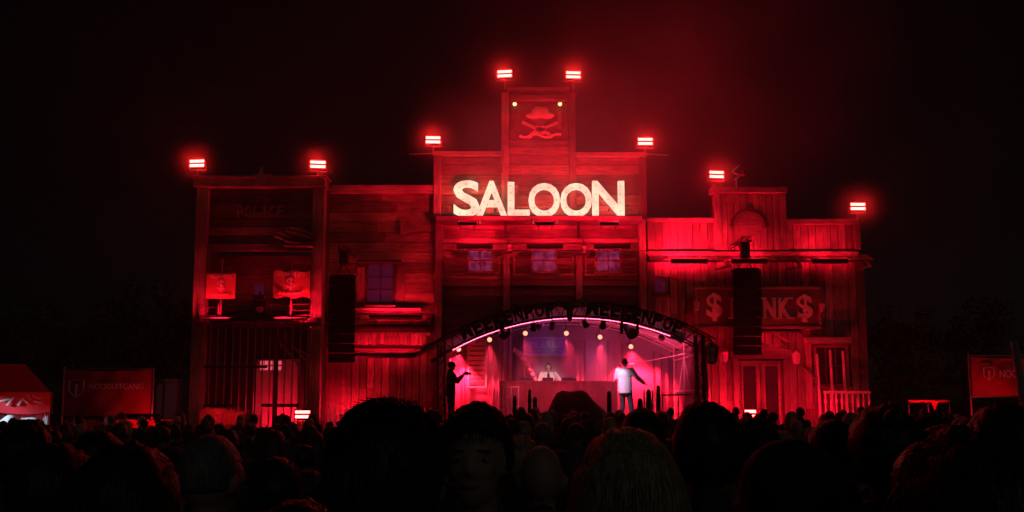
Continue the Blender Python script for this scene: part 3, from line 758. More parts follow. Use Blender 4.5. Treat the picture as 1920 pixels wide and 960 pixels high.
# eaves
piece('eaves_beam', 'saloon_trim', bnk, 1213, 1610, 471, 479, YK - .25, YK + .1)
n_ = 46; x0, x1 = bx_(1213), bx_(1622)
for k in range(n_):
    a = x0 + (x1 - x0) * k / n_; b = x0 + (x1 - x0) * (k + 1) / n_
    zt = Z(479, YK) - .12
    o = board(bnk, 'saloon_trim', a + .006, b - .006, YK - .62, YK - .02, zt - .02, zt + .015, 'shingle'); o.rotation_euler = (.52, 0, random.uniform(-.02, .02))
for px in (1348, 1482, 1612):
    MB().bar((bx_(px), YK, Z(478, YK)), PT(px + 20, 500, YK - .9), .07, .07).build('outrigger', 'saloon_trim', bnk)
    MB().bar(PT(px - 8, 506, YK - .9), PT(px + 22, 499, YK - .9), .06, .06).build('outrigger_cap', 'saloon_trim', bnk)
for px, lb, mt, w in ((1292, 'left', 'bank_lens', 1.25), (1405, 'middle', 'wash_strong', 1.2), (1556, 'right', 'wash_strong', 1.2)):
    wash(px, 487, YK - .85, w, 'dark bar light under the %s part of the bank parapet' % lb, mt, (0, .42, 1), group='dark bar lights on the bank eaves')
hb = []
hb.append(window(bnk, 1228, 1248, 522, 548, YK, (2, 2), 'dim_pane_emission', 'saloon_trim', fw=.06))
hb.append(window(bnk, 1530, 1586, 652, 720, YK, (3, 2), 'inner_pane' if 0 else 'near_black', 'saloon_trim', fw=.08))
dxa, dxb, dzt = X(1384, 720, YK), X(1466, 720, YK), Z(676, YK)
hb.append((dxa - .25, dxb + .25, 0, dzt + .05))
xl2, xr2 = X(1214, 620, YK), X(1622, 620, YK)
clad(bnk, 'bank_wood', xl2, xr2, 0, Z(492, YK), YK, .27, True, holes=hb)
o = MB().box(X(1608, 620, YK), X(1622, 620, YK), YK - .1, YK + .3, 0, Z(490, YK)).build('corner_post', 'post_wood', bnk)
MB().box(xl2, xr2, YK + .05, YK + .6, 0, Z(480, YK)).build('backing_wall', 'dark_wood', bnk)
MB().box(bx_(1215), bx_(1607), YK + .11, YK + .6, Z(480, YK) + .002, Z(412, YK)).build('parapet_backing', 'dark_wood', bnk)
MB().box(bx_(1340), bx_(1470), YK + .12, YK + .6, Z(412, YK) + .002, Z(352, YK)).build('gable_backing', 'dark_wood', bnk)
# doorway
for a, b in ((dxa - .22, dxa), (dxb, dxb + .22)):
    o = MB().box(a, b, YK - .22, YK + .02, 0, dzt + .05).build('door_post', 'post_wood', bnk); bevel(o, .015)
o = MB().box(dxa - .32, dxb + .32, YK - .30, YK + .02, dzt + .052, dzt + .30).build('door_head', 'saloon_trim', bnk); bevel(o, .02)
MB().prism([(dxa - .36, dzt + .302), (dxb + .36, dzt + .302), ((dxa + dxb) / 2, dzt + .62)], YK - .28, YK + .0).build('pediment', 'saloon_trim', bnk)
for k in range(2):
    a = dxa + (dxb - dxa) * k / 2; b = a + (dxb - dxa) / 2
    d_ = MB().box(a + .01, b - .01, YK - .06, YK + .0, 0, dzt).build('door', 'bank_wood', bnk); bevel(d_, .01)
    MB().box(a + .16, b - .16, YK - .075, YK - .058, .75, dzt - .2).build('door_glass', 'near_black', d_)
    m = MB(); m.box(a + .10, a + .155, YK - .09, YK - .06, .7, dzt - .14); m.box(b - .155, b - .10, YK - .09, YK - .06, .7, dzt - .14); m.box(a + .156, b - .156, YK - .088, YK - .06, dzt - .195, dzt - .14); m.box(a + .156, b - .156, YK - .088, YK - .06, .695, .748)
    m.build('door_frame', 'saloon_trim', d_)
    hx = b - .07 if k == 0 else a + .07
    MB().tube((hx, YK - .12, .95), (hx, YK - .12, 1.25), .02).build('handle', 'steel', d_)
# side awning over right window
m = MB(); x0, x1 = X(1512, 635, YK - .4), X(1596, 635, YK - .4); zt = Z(628, YK)
for k in range(9):
    a = x0 + (x1 - x0) * k / 9; b = x0 + (x1 - x0) * (k + 1) / 9
    o = board(bnk, 'bank_wood', a + .006, b - .006, YK - .50, YK - .02, zt - .16, zt - .12, 'awning_board'); o.rotation_euler = (.35, 0, 0)
piece('awning_fascia', 'saloon_trim', bnk, 1513, 1597, 632, 644, YK - .52, YK - .48, bev=.008)
MB().bar(PT(1438, 618, YK - .2), PT(1478, 642, YK - .2), .05, .05).build('brace', 'saloon_trim', bnk)
MB().bar(PT(1505, 690, YK - .2), PT(1530, 712, YK - .2), .05, .05).build('brace', 'saloon_trim', bnk)
for px, py in ((1358, 668), (1493, 672)):
    lantern(px, py, YK - .3, .15, 'pale wall lantern %s of the bank door' % ('left' if px < 1400 else 'right'), 'small lanterns along the facades', 'cream_paint', arm=(X(px, py, YK), YK, Z(py - 12, YK)))
# sign board
YB_ = 25.55
sb = thing('bank_sign', 'wide dark framed board reading $ BANK $ across the bank front', 'sign', (X(1421, 615, YB_), YB_, Z(615, YB_)))
pbx = piece('board', 'sign_dark', sb, 1305, 1537, 541, 612, YB_, YB_ + .06)
for a, b, c0, c1 in ((1302, 1540, 537, 542), (1302, 1540, 611, 617), (1302, 1307, 542.1, 610.9), (1535, 1540, 542.1, 610.9)):
    piece('frame_rail', 'saloon_trim', sb, a, b, c0, c1, YB_ - .06, YB_ + .08, ref=577, bev=.01)
def slab(ch, a, b, c0=558, c1=598):
    x0, x1 = X(a, 577, YB_), X(b, 577, YB_); z0, z1 = Z(c1, YB_), Z(c0, YB_)
    o = text(ch, 'letter', 'sign_letter', sb, x0 + .04, x1 - .04, z0, z1, YB_ - .05, .05, .022 if ch == '$' else .05)
    m = MB(); w = x1 - x0; s = .055; e = .0
    def sr(q, top): m.box(x0 + w * q - .10, x0 + w * q + .10, YB_ - .052, YB_, (z1 - s if top else z0 - .004), (z1 + .004 if top else z0 + s))
    for q, tp in {'B': ((.12, 1), (.12, 0)), 'A': ((.12, 0), (.88, 0)), 'N': ((.12, 1), (.12, 0), (.88, 1)), 'K': ((.14, 1), (.14, 0), (.86, 1), (.9, 0))}.get(ch, ()): sr(q, tp)
    if m.v: m.build('serif', 'sign_letter', o)
slab('$', 1322, 1356, 550, 602); slab('B', 1367, 1396); slab('A', 1397, 1427); slab('N', 1428, 1456); slab('K', 1456, 1485); slab('$', 1491, 1525, 552, 604)
for px, py in ((1306, 574), (1541, 577)):
    lantern(px, py, YB_ - .2, .11, 'tiny pale lantern at the %s end of the bank board' % ('left' if px < 1400 else 'right'), 'small lanterns along the facades', 'cream_paint', arm=(X(px, py - 14, YB_), YB_, Z(py - 16, YB_)))
m = MB()
for px in (1315, 1528):
    for py in (548, 605): m.bar((X(px, py, YB_), YB_ + .06, Z(py, YB_)), (X(px, py, YB_), YK, Z(py, YB_)), .05)
m.build('mount', 'black_metal', sb)
wash(1345, 800, YK - 1.5, 1.3, 'wash light on the ground left of the bank door', 'wash_strong', (0, .7, 1))
wash(1445, 815, YK - 2.9, 1.6, 'wash light on the ground in front of the bank doors', 'wash_strong', (0, .75, 1))
wash(1545, 812, YK - 2.0, 1.2, 'wash light on the ground below the bank side window', 'wash_strong', (0, .8, 1))
wash(1460, 622, YK - .9, 1.5, 'bar light hidden under the bank board', 'wash_soft', (0, .8, -.9), d=.08)
# porch rail at the right
Y = 25.2; x0, x1 = X(1545, 745, Y), X(1632, 745, Y)
pr_ = thing('porch_railing', 'pale turned porch railing at the far right foot of the bank', 'railing', ((x0 + x1) / 2, Y, 0))
MB().box(x0, x1, Y - .04, Y + .04, Z(738, Y), Z(733, Y)).build('handrail', 'cream_paint', pr_)
for k in range(9):
    xx = x0 + .05 + (x1 - x0 - .1) * k / 8; zt = Z(738, Y)
    m = MB().tube((xx, Y, .3), (xx, Y, zt), .03, .03, 8); m.ball((xx, Y, zt - .25), (.05, .05, .12), 8, 6); m.build('baluster', 'cream_paint', pr_)
MB().box(x0, x1, Y - .04, Y + .04, .2, .3).build('rail', 'cream_paint', pr_)
for px, pt in ((1537, 664), (1562, 656), (1586, 658)):
    o = MB().tube((X(px, 700, 25.6), 25.6, 0), (X(px - 4, 700, 25.6), 25.6, Z(pt, 25.6)), .05, .045, 10).build('porch_post', 'cream_paint'); tag(o, 'slim pale porch post %s before the bank side window' % {1537: 'leftmost', 1562: 'in the middle', 1586: 'rightmost'}[px], 'post', 'porch posts of the bank')

# ================================================================== top floodlights
for px, py, Y, lb, post in ((946, 138, 25.7, 'floodlight above the left corner of the saloon tower', .35), (1075, 140, 25.7, 'floodlight above the right corner of the saloon tower', .35),
                      (812, 262, 25.7, 'floodlight on the left end of the saloon roof line', .35), (1210, 265, 25.7, 'floodlight on the right end of the saloon roof line', .35),
                      (369, 306, 25.2, 'floodlight on the far left corner of the police station', .42), (596, 308, 25.2, 'floodlight on the right corner of the police station', .42),
                      (1344, 327, 25.8, 'floodlight on the left corner of the bank gable', .3), (1609, 387, 25.8, 'floodlight on the far right corner of the bank', .3)):
    flood(px, py, Y, lb, post=post)
flood(567, 777, 24.4, 'low floodlight at the foot of the prison gate, half hidden by the crowd', 'low floodlights at crowd height', 1.0, .46)
flood(1407, 776, 24.0, 'low floodlight before the bank doors, half hidden by the crowd', 'low floodlights at crowd height', 1.0, .34)

# small unlit fixtures
def moving_head(px, py, Y, s, label, top=None, grp='black moving head lights'):
    c = PT(px, py, Y); t = thing('moving_head', label, 'stage light', (c.x, c.y, c.z), grp)
    MB().box(c.x - .2 * s, c.x + .2 * s, Y - .15 * s, Y + .15 * s, c.z + .24 * s, c.z + .42 * s).build('base', 'black_plastic', t)
    for e in (-1, 1): MB().box(c.x + e * .26 * s, c.x + e * .18 * s, Y - .07 * s, Y + .07 * s, c.z - .12 * s, c.z + .30 * s).build('yoke_arm', 'black_plastic', t)
    d = Vector((.25, -.75, -.6)).normalized(); a = c - d * .2 * s; b = c + d * .24 * s
    MB().tube(a, b, .12 * s, .17 * s, 14).build('head', 'black_plastic', t, smooth=False)
    MB().tube(b, b + d * .012, .14 * s, .14 * s, 14).build('lens', 'steel', t)
    if top: MB().bar((c.x, c.y, c.z + .41 * s), top, .05).build('clamp', 'black_metal', t)
    return t
moving_head(487, 575, 25.0, .9, 'black moving head on the police balcony between the wanted boards', top=(X(487, 575, 25.0), 25.0, Z(575, 25) + .5), grp=None)
# bank gable gadget: folded work light on a bracket
c = PT(1382, 325, 25.7); t = thing('work_light', 'small bare bracket light on the roof of the bank gable, unlit', 'stage light', (c.x, c.y, c.z - .45))
MB().bar(c + Vector((-.18, 0, .05)), c + Vector((.06, 0, .28)), .05).bar(c + Vector((-.18, 0, .05)), c + Vector((.1, 0, -.08)), .05).bar(c + Vector((.1, 0, -.08)), c + Vector((-.12, 0, -.25)), .04).build('bracket', 'steel', t)
MB().tube(c + Vector((.1, 0, -.05)), c + Vector((.25, -.12, -.02)), .09, .12, 12).build('lamp_head', 'black_metal', t)
MB().tube(c + Vector((0, .1, -.2)), c + Vector((0, .1, -.5)), .03).build('pole', 'steel', t)

# ================================================================== line arrays
def array(px0, px1, py0, py1, Y, n, label, hoist_py, side):
    x0, x1 = X(px0, (py0 + py1) / 2, Y), X(px1, (py0 + py1) / 2, Y); z0, z1 = Z(py1, Y), Z(py0, Y); cx = (x0 + x1) / 2
    t = thing('line_array', label, 'loudspeaker', (cx, Y, z0), 'hanging line arrays'); h = (z1 - z0) / n
    for k in range(n):
        zt = z1 - k * h; tilt = .010 * k
        sh = .02 * k * k * .12
        m = MB(); f_ = .42
        vs = [(x0, Y - .02 + sh, zt - h + .012), (x1, Y - .02 + sh, zt - h + .012), (x1, Y + sh, zt - .006), (x0, Y + sh, zt - .006),
              (x0 + .12, Y + .5 + sh, zt - h + .05), (x1 - .12, Y + .5 + sh, zt - h + .05), (x1 - .12, Y + .5 + sh, zt - .04), (x0 + .12, Y + .5 + sh, zt - .04)]
        m.add(vs, [(0, 1, 2, 3), (5, 4, 7, 6), (0, 4, 5, 1), (3, 2, 6, 7), (0, 3, 7, 4), (1, 5, 6, 2)])
        c_ = m.build('cabinet', 'array_black', t); bevel(c_, .008)
        MB().box(x0 + .05, x1 - .05, Y - .034 + sh, Y - .022 + sh, zt - h + .035, zt - .03).build('grille', 'array_black', c_)
    m = MB()
    m.box(x0 + .05, x1 - .05, Y + .05, Y + .42, z1 + .004, z1 + .07); m.build('bumper', 'black_metal', t)
    zh = Z(hoist_py, Y)
    m = MB().bar((cx - .25, Y + .2, z1 + .06), (cx, Y + .2, z1 + .5), .03).bar((cx + .25, Y + .2, z1 + .06), (cx, Y + .2, z1 + .5), .03); m.build('bridle', 'black_metal', t)
    MB().box(cx - .14, cx + .14, Y + .08, Y + .32, z1 + .45, min(z1 + .95, zh)).build('chain_hoist', 'black_plastic', t)
    # boom from the facade
    tb = thing('boom', 'heavy black boom carrying the %s line array' % side, 'boom', (cx, Y, zh), 'black booms for the loudspeakers')
    m = MB()
    for e in (-.14, .14):
        for q in (0, .12): m.tube((cx + e, Y - .1, zh + q), (cx + e, 26.0, zh + q), .022)
    m.build('chord', 'black_metal', tb)
    m = MB(); s = 0; yy = Y - .1
    while yy < 25.8:
        for e in (-.14, .14): m.bar((cx + e, yy, zh + (0 if s else .12)), (cx + e, yy + .3, zh + (.12 if s else 0)), .025)
        m.bar((cx - .14, yy, zh), (cx + .14, yy, zh), .025); m.bar((cx - .14, yy, zh + .12), (cx + .14, yy, zh + .12), .025); yy += .3; s = 1 - s
    m.build('lattice', 'black_metal', tb, kind='stuff')
array(615, 665, 518, 680, 24.7, 9, 'tall black line array hanging left of the stage before the shop front', 470, 'left')
array(1377, 1429, 506, 666, 24.7, 9, 'tall black line array hanging right of the stage before the bank board', 452, 'right')
#PART3
# ================================================================== STAGE
Y0, Y1 = 20.5, 25.0
SZ = 1.34
sl, sr_ = X(822, 700, Y0), X(1326, 700, Y0)
stg = thing('stage', 'low concert stage deck with black skirt under the arched roof', 'stage', ((sl + sr_) / 2, Y0, 0))
MB().box(sl, sr_, Y0, Y1, SZ - .12, SZ).build('deck', 'stage_wood', stg)
m = MB(); N = 60
for k in range(N + 1):
    xx = sl + (sr_ - sl) * k / N; yy = Y0 + .05 + .03 * math.sin(k * 1.9)
    m.v += [(xx, yy, 0), (xx, yy, SZ - .122), (xx, yy + .02, 0), (xx, yy + .02, SZ - .122)]
for k in range(N):
    q = 4 * k; m.f += [(q, q + 4, q + 5, q + 1), (q + 2, q + 3, q + 7, q + 6), (q + 1, q + 5, q + 7, q + 3)]
m.build('skirt', 'near_black', stg)
for k in range(7):
    xx = sl + .2 + (sr_ - sl - .4) * k / 6
    MB().tube((xx, Y0 + .3, 0), (xx, Y0 + .3, SZ - .13), .03).build('leg', 'steel', stg)
# circle through three points of the arch
def circ(a, b, c):
    (ax, ay), (bx, by), (cx, cy) = a, b, c
    d = 2 * (ax * (by - cy) + bx * (cy - ay) + cx * (ay - by))
    ux = ((ax * ax + ay * ay) * (by - cy) + (bx * bx + by * by) * (cy - ay) + (cx * cx + cy * cy) * (ay - by)) / d
    uy = ((ax * ax + ay * ay) * (cx - bx) + (bx * bx + by * by) * (ax - cx) + (cx * cx + cy * cy) * (bx - ax)) / d
    return ux, uy, math.hypot(ax - ux, ay - uy)
ocx, ocz, OR = circ(at(797, 652, Y0), at(1078, 566, Y0), at(1338, 634, Y0))
def ang(px, py): a = at(px, py, Y0); return math.atan2(a[1] - ocz, a[0] - ocx)
aL, aR = ang(792, 655), ang(1341, 636); TH = .40
def arc(r, a, y): return Vector((ocx + r * math.cos(a), y, ocz + r * math.sin(a)))
tr = thing('arch_truss', 'black curved lattice truss carrying the lettering over the stage front', 'truss', arc(OR, (aL + aR) / 2, Y0))
NS = 46
for r_, y in ((OR, Y0), (OR - TH, Y0), (OR, Y0 + .4), (OR - TH, Y0 + .4)):
    m = MB()
    for k in range(NS): m.tube(arc(r_, aL + (aR - aL) * k / NS, y), arc(r_, aL + (aR - aL) * (k + 1) / NS, y), .025, n=6)
    m.build('chord', 'black_metal', tr)
m = MB()
for k in range(NS):
    a0, a1 = aL + (aR - aL) * k / NS, aL + (aR - aL) * (k + 1) / NS
    for y in (Y0, Y0 + .4): m.bar(arc(OR if k % 2 else OR - TH, a0, y), arc(OR - TH if k % 2 else OR, a1, y), .015)
    m.bar(arc(OR, a0, Y0), arc(OR, a0, Y0 + .4), .018); m.bar(arc(OR - TH, a0, Y0), arc(OR - TH, a0, Y0 + .4), .018)
m.build('lattice', 'black_metal', tr, kind='stuff')
# steel butterfly ends of the truss at the left
m = MB(); c = PT(800, 655, Y0)
for k in range(9):
    a = k * .7; m.tube(c + Vector((.35 * math.cos(a), -.05, .22 * math.sin(a * 1.3))), c + Vector((.35 * math.cos(a + 2.2), .05, .2 * math.sin((a + 2.2) * 1.3))), .016, n=5)
m.build('coiled_cable', 'steel', tr)
# letters on the arch
lt = thing('arch_lettering', 'black cut-out letters spelling MEERENPOP twice along the stage arch', 'sign', arc(OR, (aL + aR) / 2, Y0 - .1))
def arch_word(word, p0, p1):
    n_ = len(word); wts = [1.25 if ch == 'M' else 1 for ch in word]; tot = sum(wts); acc = 0
    a0, a1 = ang(*p0), ang(*p1)
    for ch, w in zip(word, wts):
        aa = a0 + (a1 - a0) * (acc + w / 2) / tot; acc += w
        hw_ = abs(a1 - a0) * OR * w / tot * .42; c_ = arc(OR - TH / 2 + .02, aa, Y0)
        text(ch, 'letter', 'black_metal', lt, c_.x - hw_, c_.x + hw_, c_.z - .19, c_.z + .19, Y0 - .12, .06, .05, rot=aa - math.pi / 2)
arch_word('MEERENPOP', (858, 618), (1040, 570)); arch_word('MEERENPOP', (1098, 568), (1284, 606))
# longhorn skull on the crown
c = PT(1068, 580, Y0 - .2); t = thing('longhorn_skull', 'dark longhorn skull hung on the crown of the stage arch', 'ornament', tuple(c))
m = MB(); m.ball(c + Vector((0, 0, .10)), (.17, .09, .16), 14, 8); m.ball(c + Vector((0, -.02, -.12)), (.09, .07, .22), 12, 8); m.ball(c + Vector((-.17, 0, .08)), (.09, .03, .045), 8, 6); m.ball(c + Vector((.17, 0, .08)), (.09, .03, .045), 8, 6)
m.build('skull', 'bone', t, smooth=True)
for e in (-1, 1):
    m = MB(); pr = None
    for k in range(9):
        a = k / 8; q = c + Vector((e * (.12 + .34 * a), 0, .2 + .02 * math.sin(a * 3) + .14 * a * a))
        if pr is not None: m.tube(pr, q, .05 * (1 - a) + .018, .05 * (1 - a) + .012, 7)
        pr = q
    m.build('horn', 'bone', t)
# towers
for px0, px1, lb, top in ((820, 833, 'left', 640), (1308, 1322, 'right', 628)):
    x0, x1 = X(px0, 700, Y0), X(px1, 700, Y0); zt = Z(top, Y0); t = thing('stage_tower', 'black truss tower holding the %s end of the stage arch' % lb, 'truss', ((x0 + x1) / 2, Y0, 0), 'stage towers')
    for x in (x0, x1):
        for y in (Y0 + .05, Y0 + .25): MB().tube((x, y, 0), (x, y, zt), .030, n=6).build('upright', 'black_metal', t)
    m = MB(); z = .1; s = 0
    while z < zt - .3:
        m.bar((x0 if s else x1, Y0 + .05, z), (x1 if s else x0, Y0 + .05, z + .3), .022); m.bar((x0, Y0 + .05 if s else Y0 + .25, z), (x0, Y0 + .25 if s else Y0 + .05, z + .3), .022); s = 1 - s; z += .3
    m.build('lattice', 'black_metal', t, kind='stuff')
tag(MB().tube((X(1328, 700, Y0 + .6), Y0 + .6, 0), (X(1324, 700, Y0 + .6), Y0 + .6, Z(662, Y0 + .6)), .03).build('pole', 'steel'), 'thin pale pole just right of the right stage tower', 'pole')
lantern(1334, 664, Y0 - .25, .21, 'large black street lantern hanging at the right end of the stage arch', arm=(X(1325, 640, Y0), Y0, Z(640, Y0)))
# barrel canopy
can = thing('stage_canopy', 'pale barrel-shaped fabric roof behind the stage arch, lit pink from below', 'canopy', arc(OR, (aL + aR) / 2, Y0 + .6))
bL, bR = ang(815, 640), ang(1330, 630)
def arc2(r, a, y): return (ocx + r * math.cos(a), y, ocz + r * math.sin(a))
m = MB(); NA, NY = 48, 14; ys = [Y0 + .42 + (Y1 - Y0 - .42) * j / NY for j in range(NY + 1)]
for th in (0, .03):
    for j in range(NY + 1):
        for k in range(NA + 1):
            sag = .035 * math.sin(j / NY * math.pi * 4) ** 2
            m.v.append(arc2(OR - .10 - sag + th, bL + (bR - bL) * k / NA, ys[j]))
L_ = (NY + 1) * (NA + 1)
for j in range(NY):
    for k in range(NA):
        q = j * (NA + 1) + k
        m.f += [(q, q + 1, q + NA + 2, q + NA + 1), (L_ + q, L_ + q + NA + 1, L_ + q + NA + 2, L_ + q + 1)]
m.build('fabric', 'canopy_cloth', can, smooth=True)
for y in (Y0 + 1.6, Y0 + 3.1, Y1 - .1):
    mm = MB()
    for k in range(30): mm.tube(arc2(OR - .17, bL + (bR - bL) * k / 30, y), arc2(OR - .17, bL + (bR - bL) * (k + 1) / 30, y), .03, n=6)
    mm.build('arch_rib', 'cream_paint', can)
for q in (.12, .28, .42, .58, .70, .80, .9):
    a = bL + (bR - bL) * q
    MB().tube(arc2(OR - .20, a, Y0 + .42), arc2(OR - .20, a, Y1 - .1), .022, n=6).build('purlin', 'cream_paint', can)
# pink light strip inside the arch
m = MB()
for k in range(60):
    a0, a1 = ang(835, 632), ang(1270, 604); a = a0 + (a1 - a0) * k / 60; b = a0 + (a1 - a0) * (k + .86) / 60
    m.bar(arc(OR - TH - .03, a, Y0 + .24), arc(OR - TH - .03, b, Y0 + .24), .008)
tag(m.build('light_strip', 'pink_strip'), 'glowing pink light strip following the underside of the stage arch', 'light')
m = MB(); a0, a1 = ang(838, 628), ang(1300, 612); N = 70
for k in range(N + 1):
    a = a0 + (a1 - a0) * k / N
    for q in (OR - TH - .05, OR - .16):
        for y in (Y0 + .50, Y0 + .51): m.v.append(tuple(arc(q + (.015 * math.sin(k * 1.6) if q < OR - .3 else 0), a, y + .01 * math.sin(k * 1.1))))
for k in range(N):
    q = 4 * k; m.f += [(q, q + 4, q + 6, q + 2), (q + 1, q + 3, q + 7, q + 5), (q, q + 1, q + 5, q + 4), (q + 2, q + 6, q + 7, q + 3)]
m.build('hem', 'canopy_cloth', can)
# backdrop
YBk = Y1
bd = thing('stage_backdrop', 'wall of cloth drapes and painted shutters closing the back of the stage', 'backdrop', ((sl + sr_) / 2, YBk, SZ))
def drape(px0, px1, zt_fn, y, mat, folds, name='drape', amp=.06, zb_=SZ):
    m = MB(); x0, x1 = X(px0, 660, y), X(px1, 660, y); N = max(8, int(folds * 8))
    for k in range(N + 1):
        xx = x0 + (x1 - x0) * k / N; yy = y + amp * math.sin(k / N * folds * 2 * math.pi) + amp * .4 * math.sin(k * 1.7); zt = zt_fn(xx)
        m.v += [(xx, yy, zb_), (xx, yy * 1 + .01 * math.sin(k), zt), (xx, yy + .02, zb_), (xx, yy + .02, zt)]
    for k in range(N):
        q = 4 * k; m.f += [(q, q + 4, q + 5, q + 1), (q + 2, q + 3, q + 7, q + 6), (q + 1, q + 5, q + 7, q + 3), (q, q + 2, q + 6, q + 4)]
    return m.build(name, mat, bd, smooth=True)
top = lambda xx: ocz + math.sqrt(max(.1, (OR - .2) ** 2 - (xx - ocx) ** 2))
drape(822, 1330, top, YBk + .05, 'backdrop_cloth', 5, 'rear_cloth', .02)
drape(862, 882, top, YBk - .25, 'curtain_cloth', 2); drape(915, 960, lambda x: top(x) - .15, YBk - .3, 'curtain_cloth', 4); drape(960, 985, lambda x: top(x) - .2, YBk - .25, 'gauze_cloth', 2)
drape(1078, 1096, lambda x: Z(640, YBk), YBk - .25, 'curtain_cloth', 2); drape(1098, 1138, lambda x: Z(640, YBk), YBk - .2, 'canopy_cloth', 1.5, amp=.03); drape(1140, 1165, lambda x: Z(640, YBk), YBk - .25, 'curtain_cloth', 2)
drape(1225, 1300, lambda x: top(x) - .3, YBk - .5, 'gauze_cloth', 5)
# swag crossing left of the banner
m = MB(); pr = None
for k in range(11):
    a = k / 10; q = PT(962 + 44 * a, 655 + 62 * a ** 1.6, YBk - .4)
    if pr is not None: m.tube(pr, q, .10 - .04 * a, .10 - .04 * a, 8)
    pr = q
m.build('swag', 'curtain_cloth', bd, smooth=True)
# shutter
x0, x1 = X(880, 680, YBk - .4), X(910, 680, YBk - .4); z0, z1 = Z(727, YBk - .4), Z(636, YBk - .4)
sh = MB().box(x0 - .05, x0, YBk - .46, YBk - .38, z0, z1).box(x1, x1 + .05, YBk - .46, YBk - .38, z0, z1).box(x0, x1, YBk - .458, YBk - .38, z1 - .05, z1).box(x0, x1, YBk - .458, YBk - .38, z0, z0 + .05).build('shutter', 'cream_paint', bd)
for k in range(9):
    zz = z0 + .1 + (z1 - z0 - .15) * k / 9
    o = board(sh, 'cream_paint', x0 + .003, x1 - .003, YBk - .45, YBk - .42, zz, zz + .13, 'slat'); o.rotation_euler = (.5, 0, 0)
# MEERLO banner
Yb = YBk - .45; x0, x1 = X(984, 650, Yb), X(1063, 650, Yb); z0, z1 = Z(665, Yb), Z(634, Yb)
t = thing('meerlo_banner', 'violet rectangular banner lettered MEERLO hung above the disc jockey', 'banner', ((x0 + x1) / 2, Yb, z0))
MB().box(x0, x1, Yb, Yb + .02, z0, z1).build('cloth', 'banner_blue', t)
m = MB()
for a, b in (((x0, z1), (x1, z1)), ((x0, z0), (x1, z0)), ((x0, z0), (x0, z1)), ((x1, z0), (x1, z1))): m.bar((a[0], Yb, a[1]), (b[0], Yb, b[1]), .035)
m.build('edge', 'banner_print', t)
for k, ch in enumerate('MEERLO'):
    a = x0 + .13 + (x1 - x0 - .26) * k / 6; text(ch, 'letter', 'banner_print', t, a + .02, a + (x1 - x0 - .26) / 6 - .02, z0 + .24, z1 - .08, Yb - .012, .01, .02)
text('FESTIVAL'[:0] or '· · · · ·', 'small_print', 'banner_print', t, x0 + .2, x1 - .2, z0 + .11, z0 + .15, Yb - .012, .01, .02)
m = MB()
for xx in (x0 + .1, x1 - .1): m.tube((xx, Yb, z1), (xx, Yb, z1 + .8), .01, n=5)
m.build('cord', 'steel', t)
# truss side frame (right)
t = thing('side_scaffold', 'thin tube scaffold with gauze closing the right side of the stage', 'scaffold', (sr_, Y0 + 1, SZ))
m = MB(); yy = [Y0 + .9, Y0 + 2.3, Y0 + 3.7]
for y in yy: m.tube((sr_ - .1, y, SZ), (sr_ - .1, y, Z(640, y)), .024)
for z in (SZ + .9, SZ + 1.9): m.tube((sr_ - .1, yy[0], z), (sr_ - .1, yy[-1], z), .024)
for a, b in ((yy[0], yy[1]), (yy[2], yy[1])): m.tube((sr_ - .1, a, SZ + .1), (sr_ - .1, b, SZ + 1.9), .02)
m.tube((sr_ - 1.6, Y0 + 3.4, SZ + 1.75), (sr_ - .1, Y0 + 1.3, SZ + 2.0), .018)
m.build('tube_frame', 'cream_paint', t)
m = MB().box(sr_ - .04, sr_ - .03, Y0 + .5, Y1, SZ, SZ + 2.2); m.build('gauze', 'gauze_cloth', t)
MB().box(sl + .03, sl + .04, Y0 + .5, Y1, SZ, SZ + 2.2).build('side_cloth', 'gauze_cloth', bd)
# stage front rail at the right
Y = Y0 + .5
t = thing('stage_rail', 'pale tube handrail along the right front of the stage', 'railing', (X(1265, 740, Y), Y, SZ))
m = MB().tube((X(1240, 739, Y), Y, Z(741, Y)), (X(1306, 739, Y), Y, Z(739, Y)), .025)
for px in (1242, 1272, 1304): m.tube((X(px, 760, Y), Y, SZ), (X(px, 760, Y), Y, Z(740, Y)), .022)
m.build('tube_frame', 'cream_paint', t)
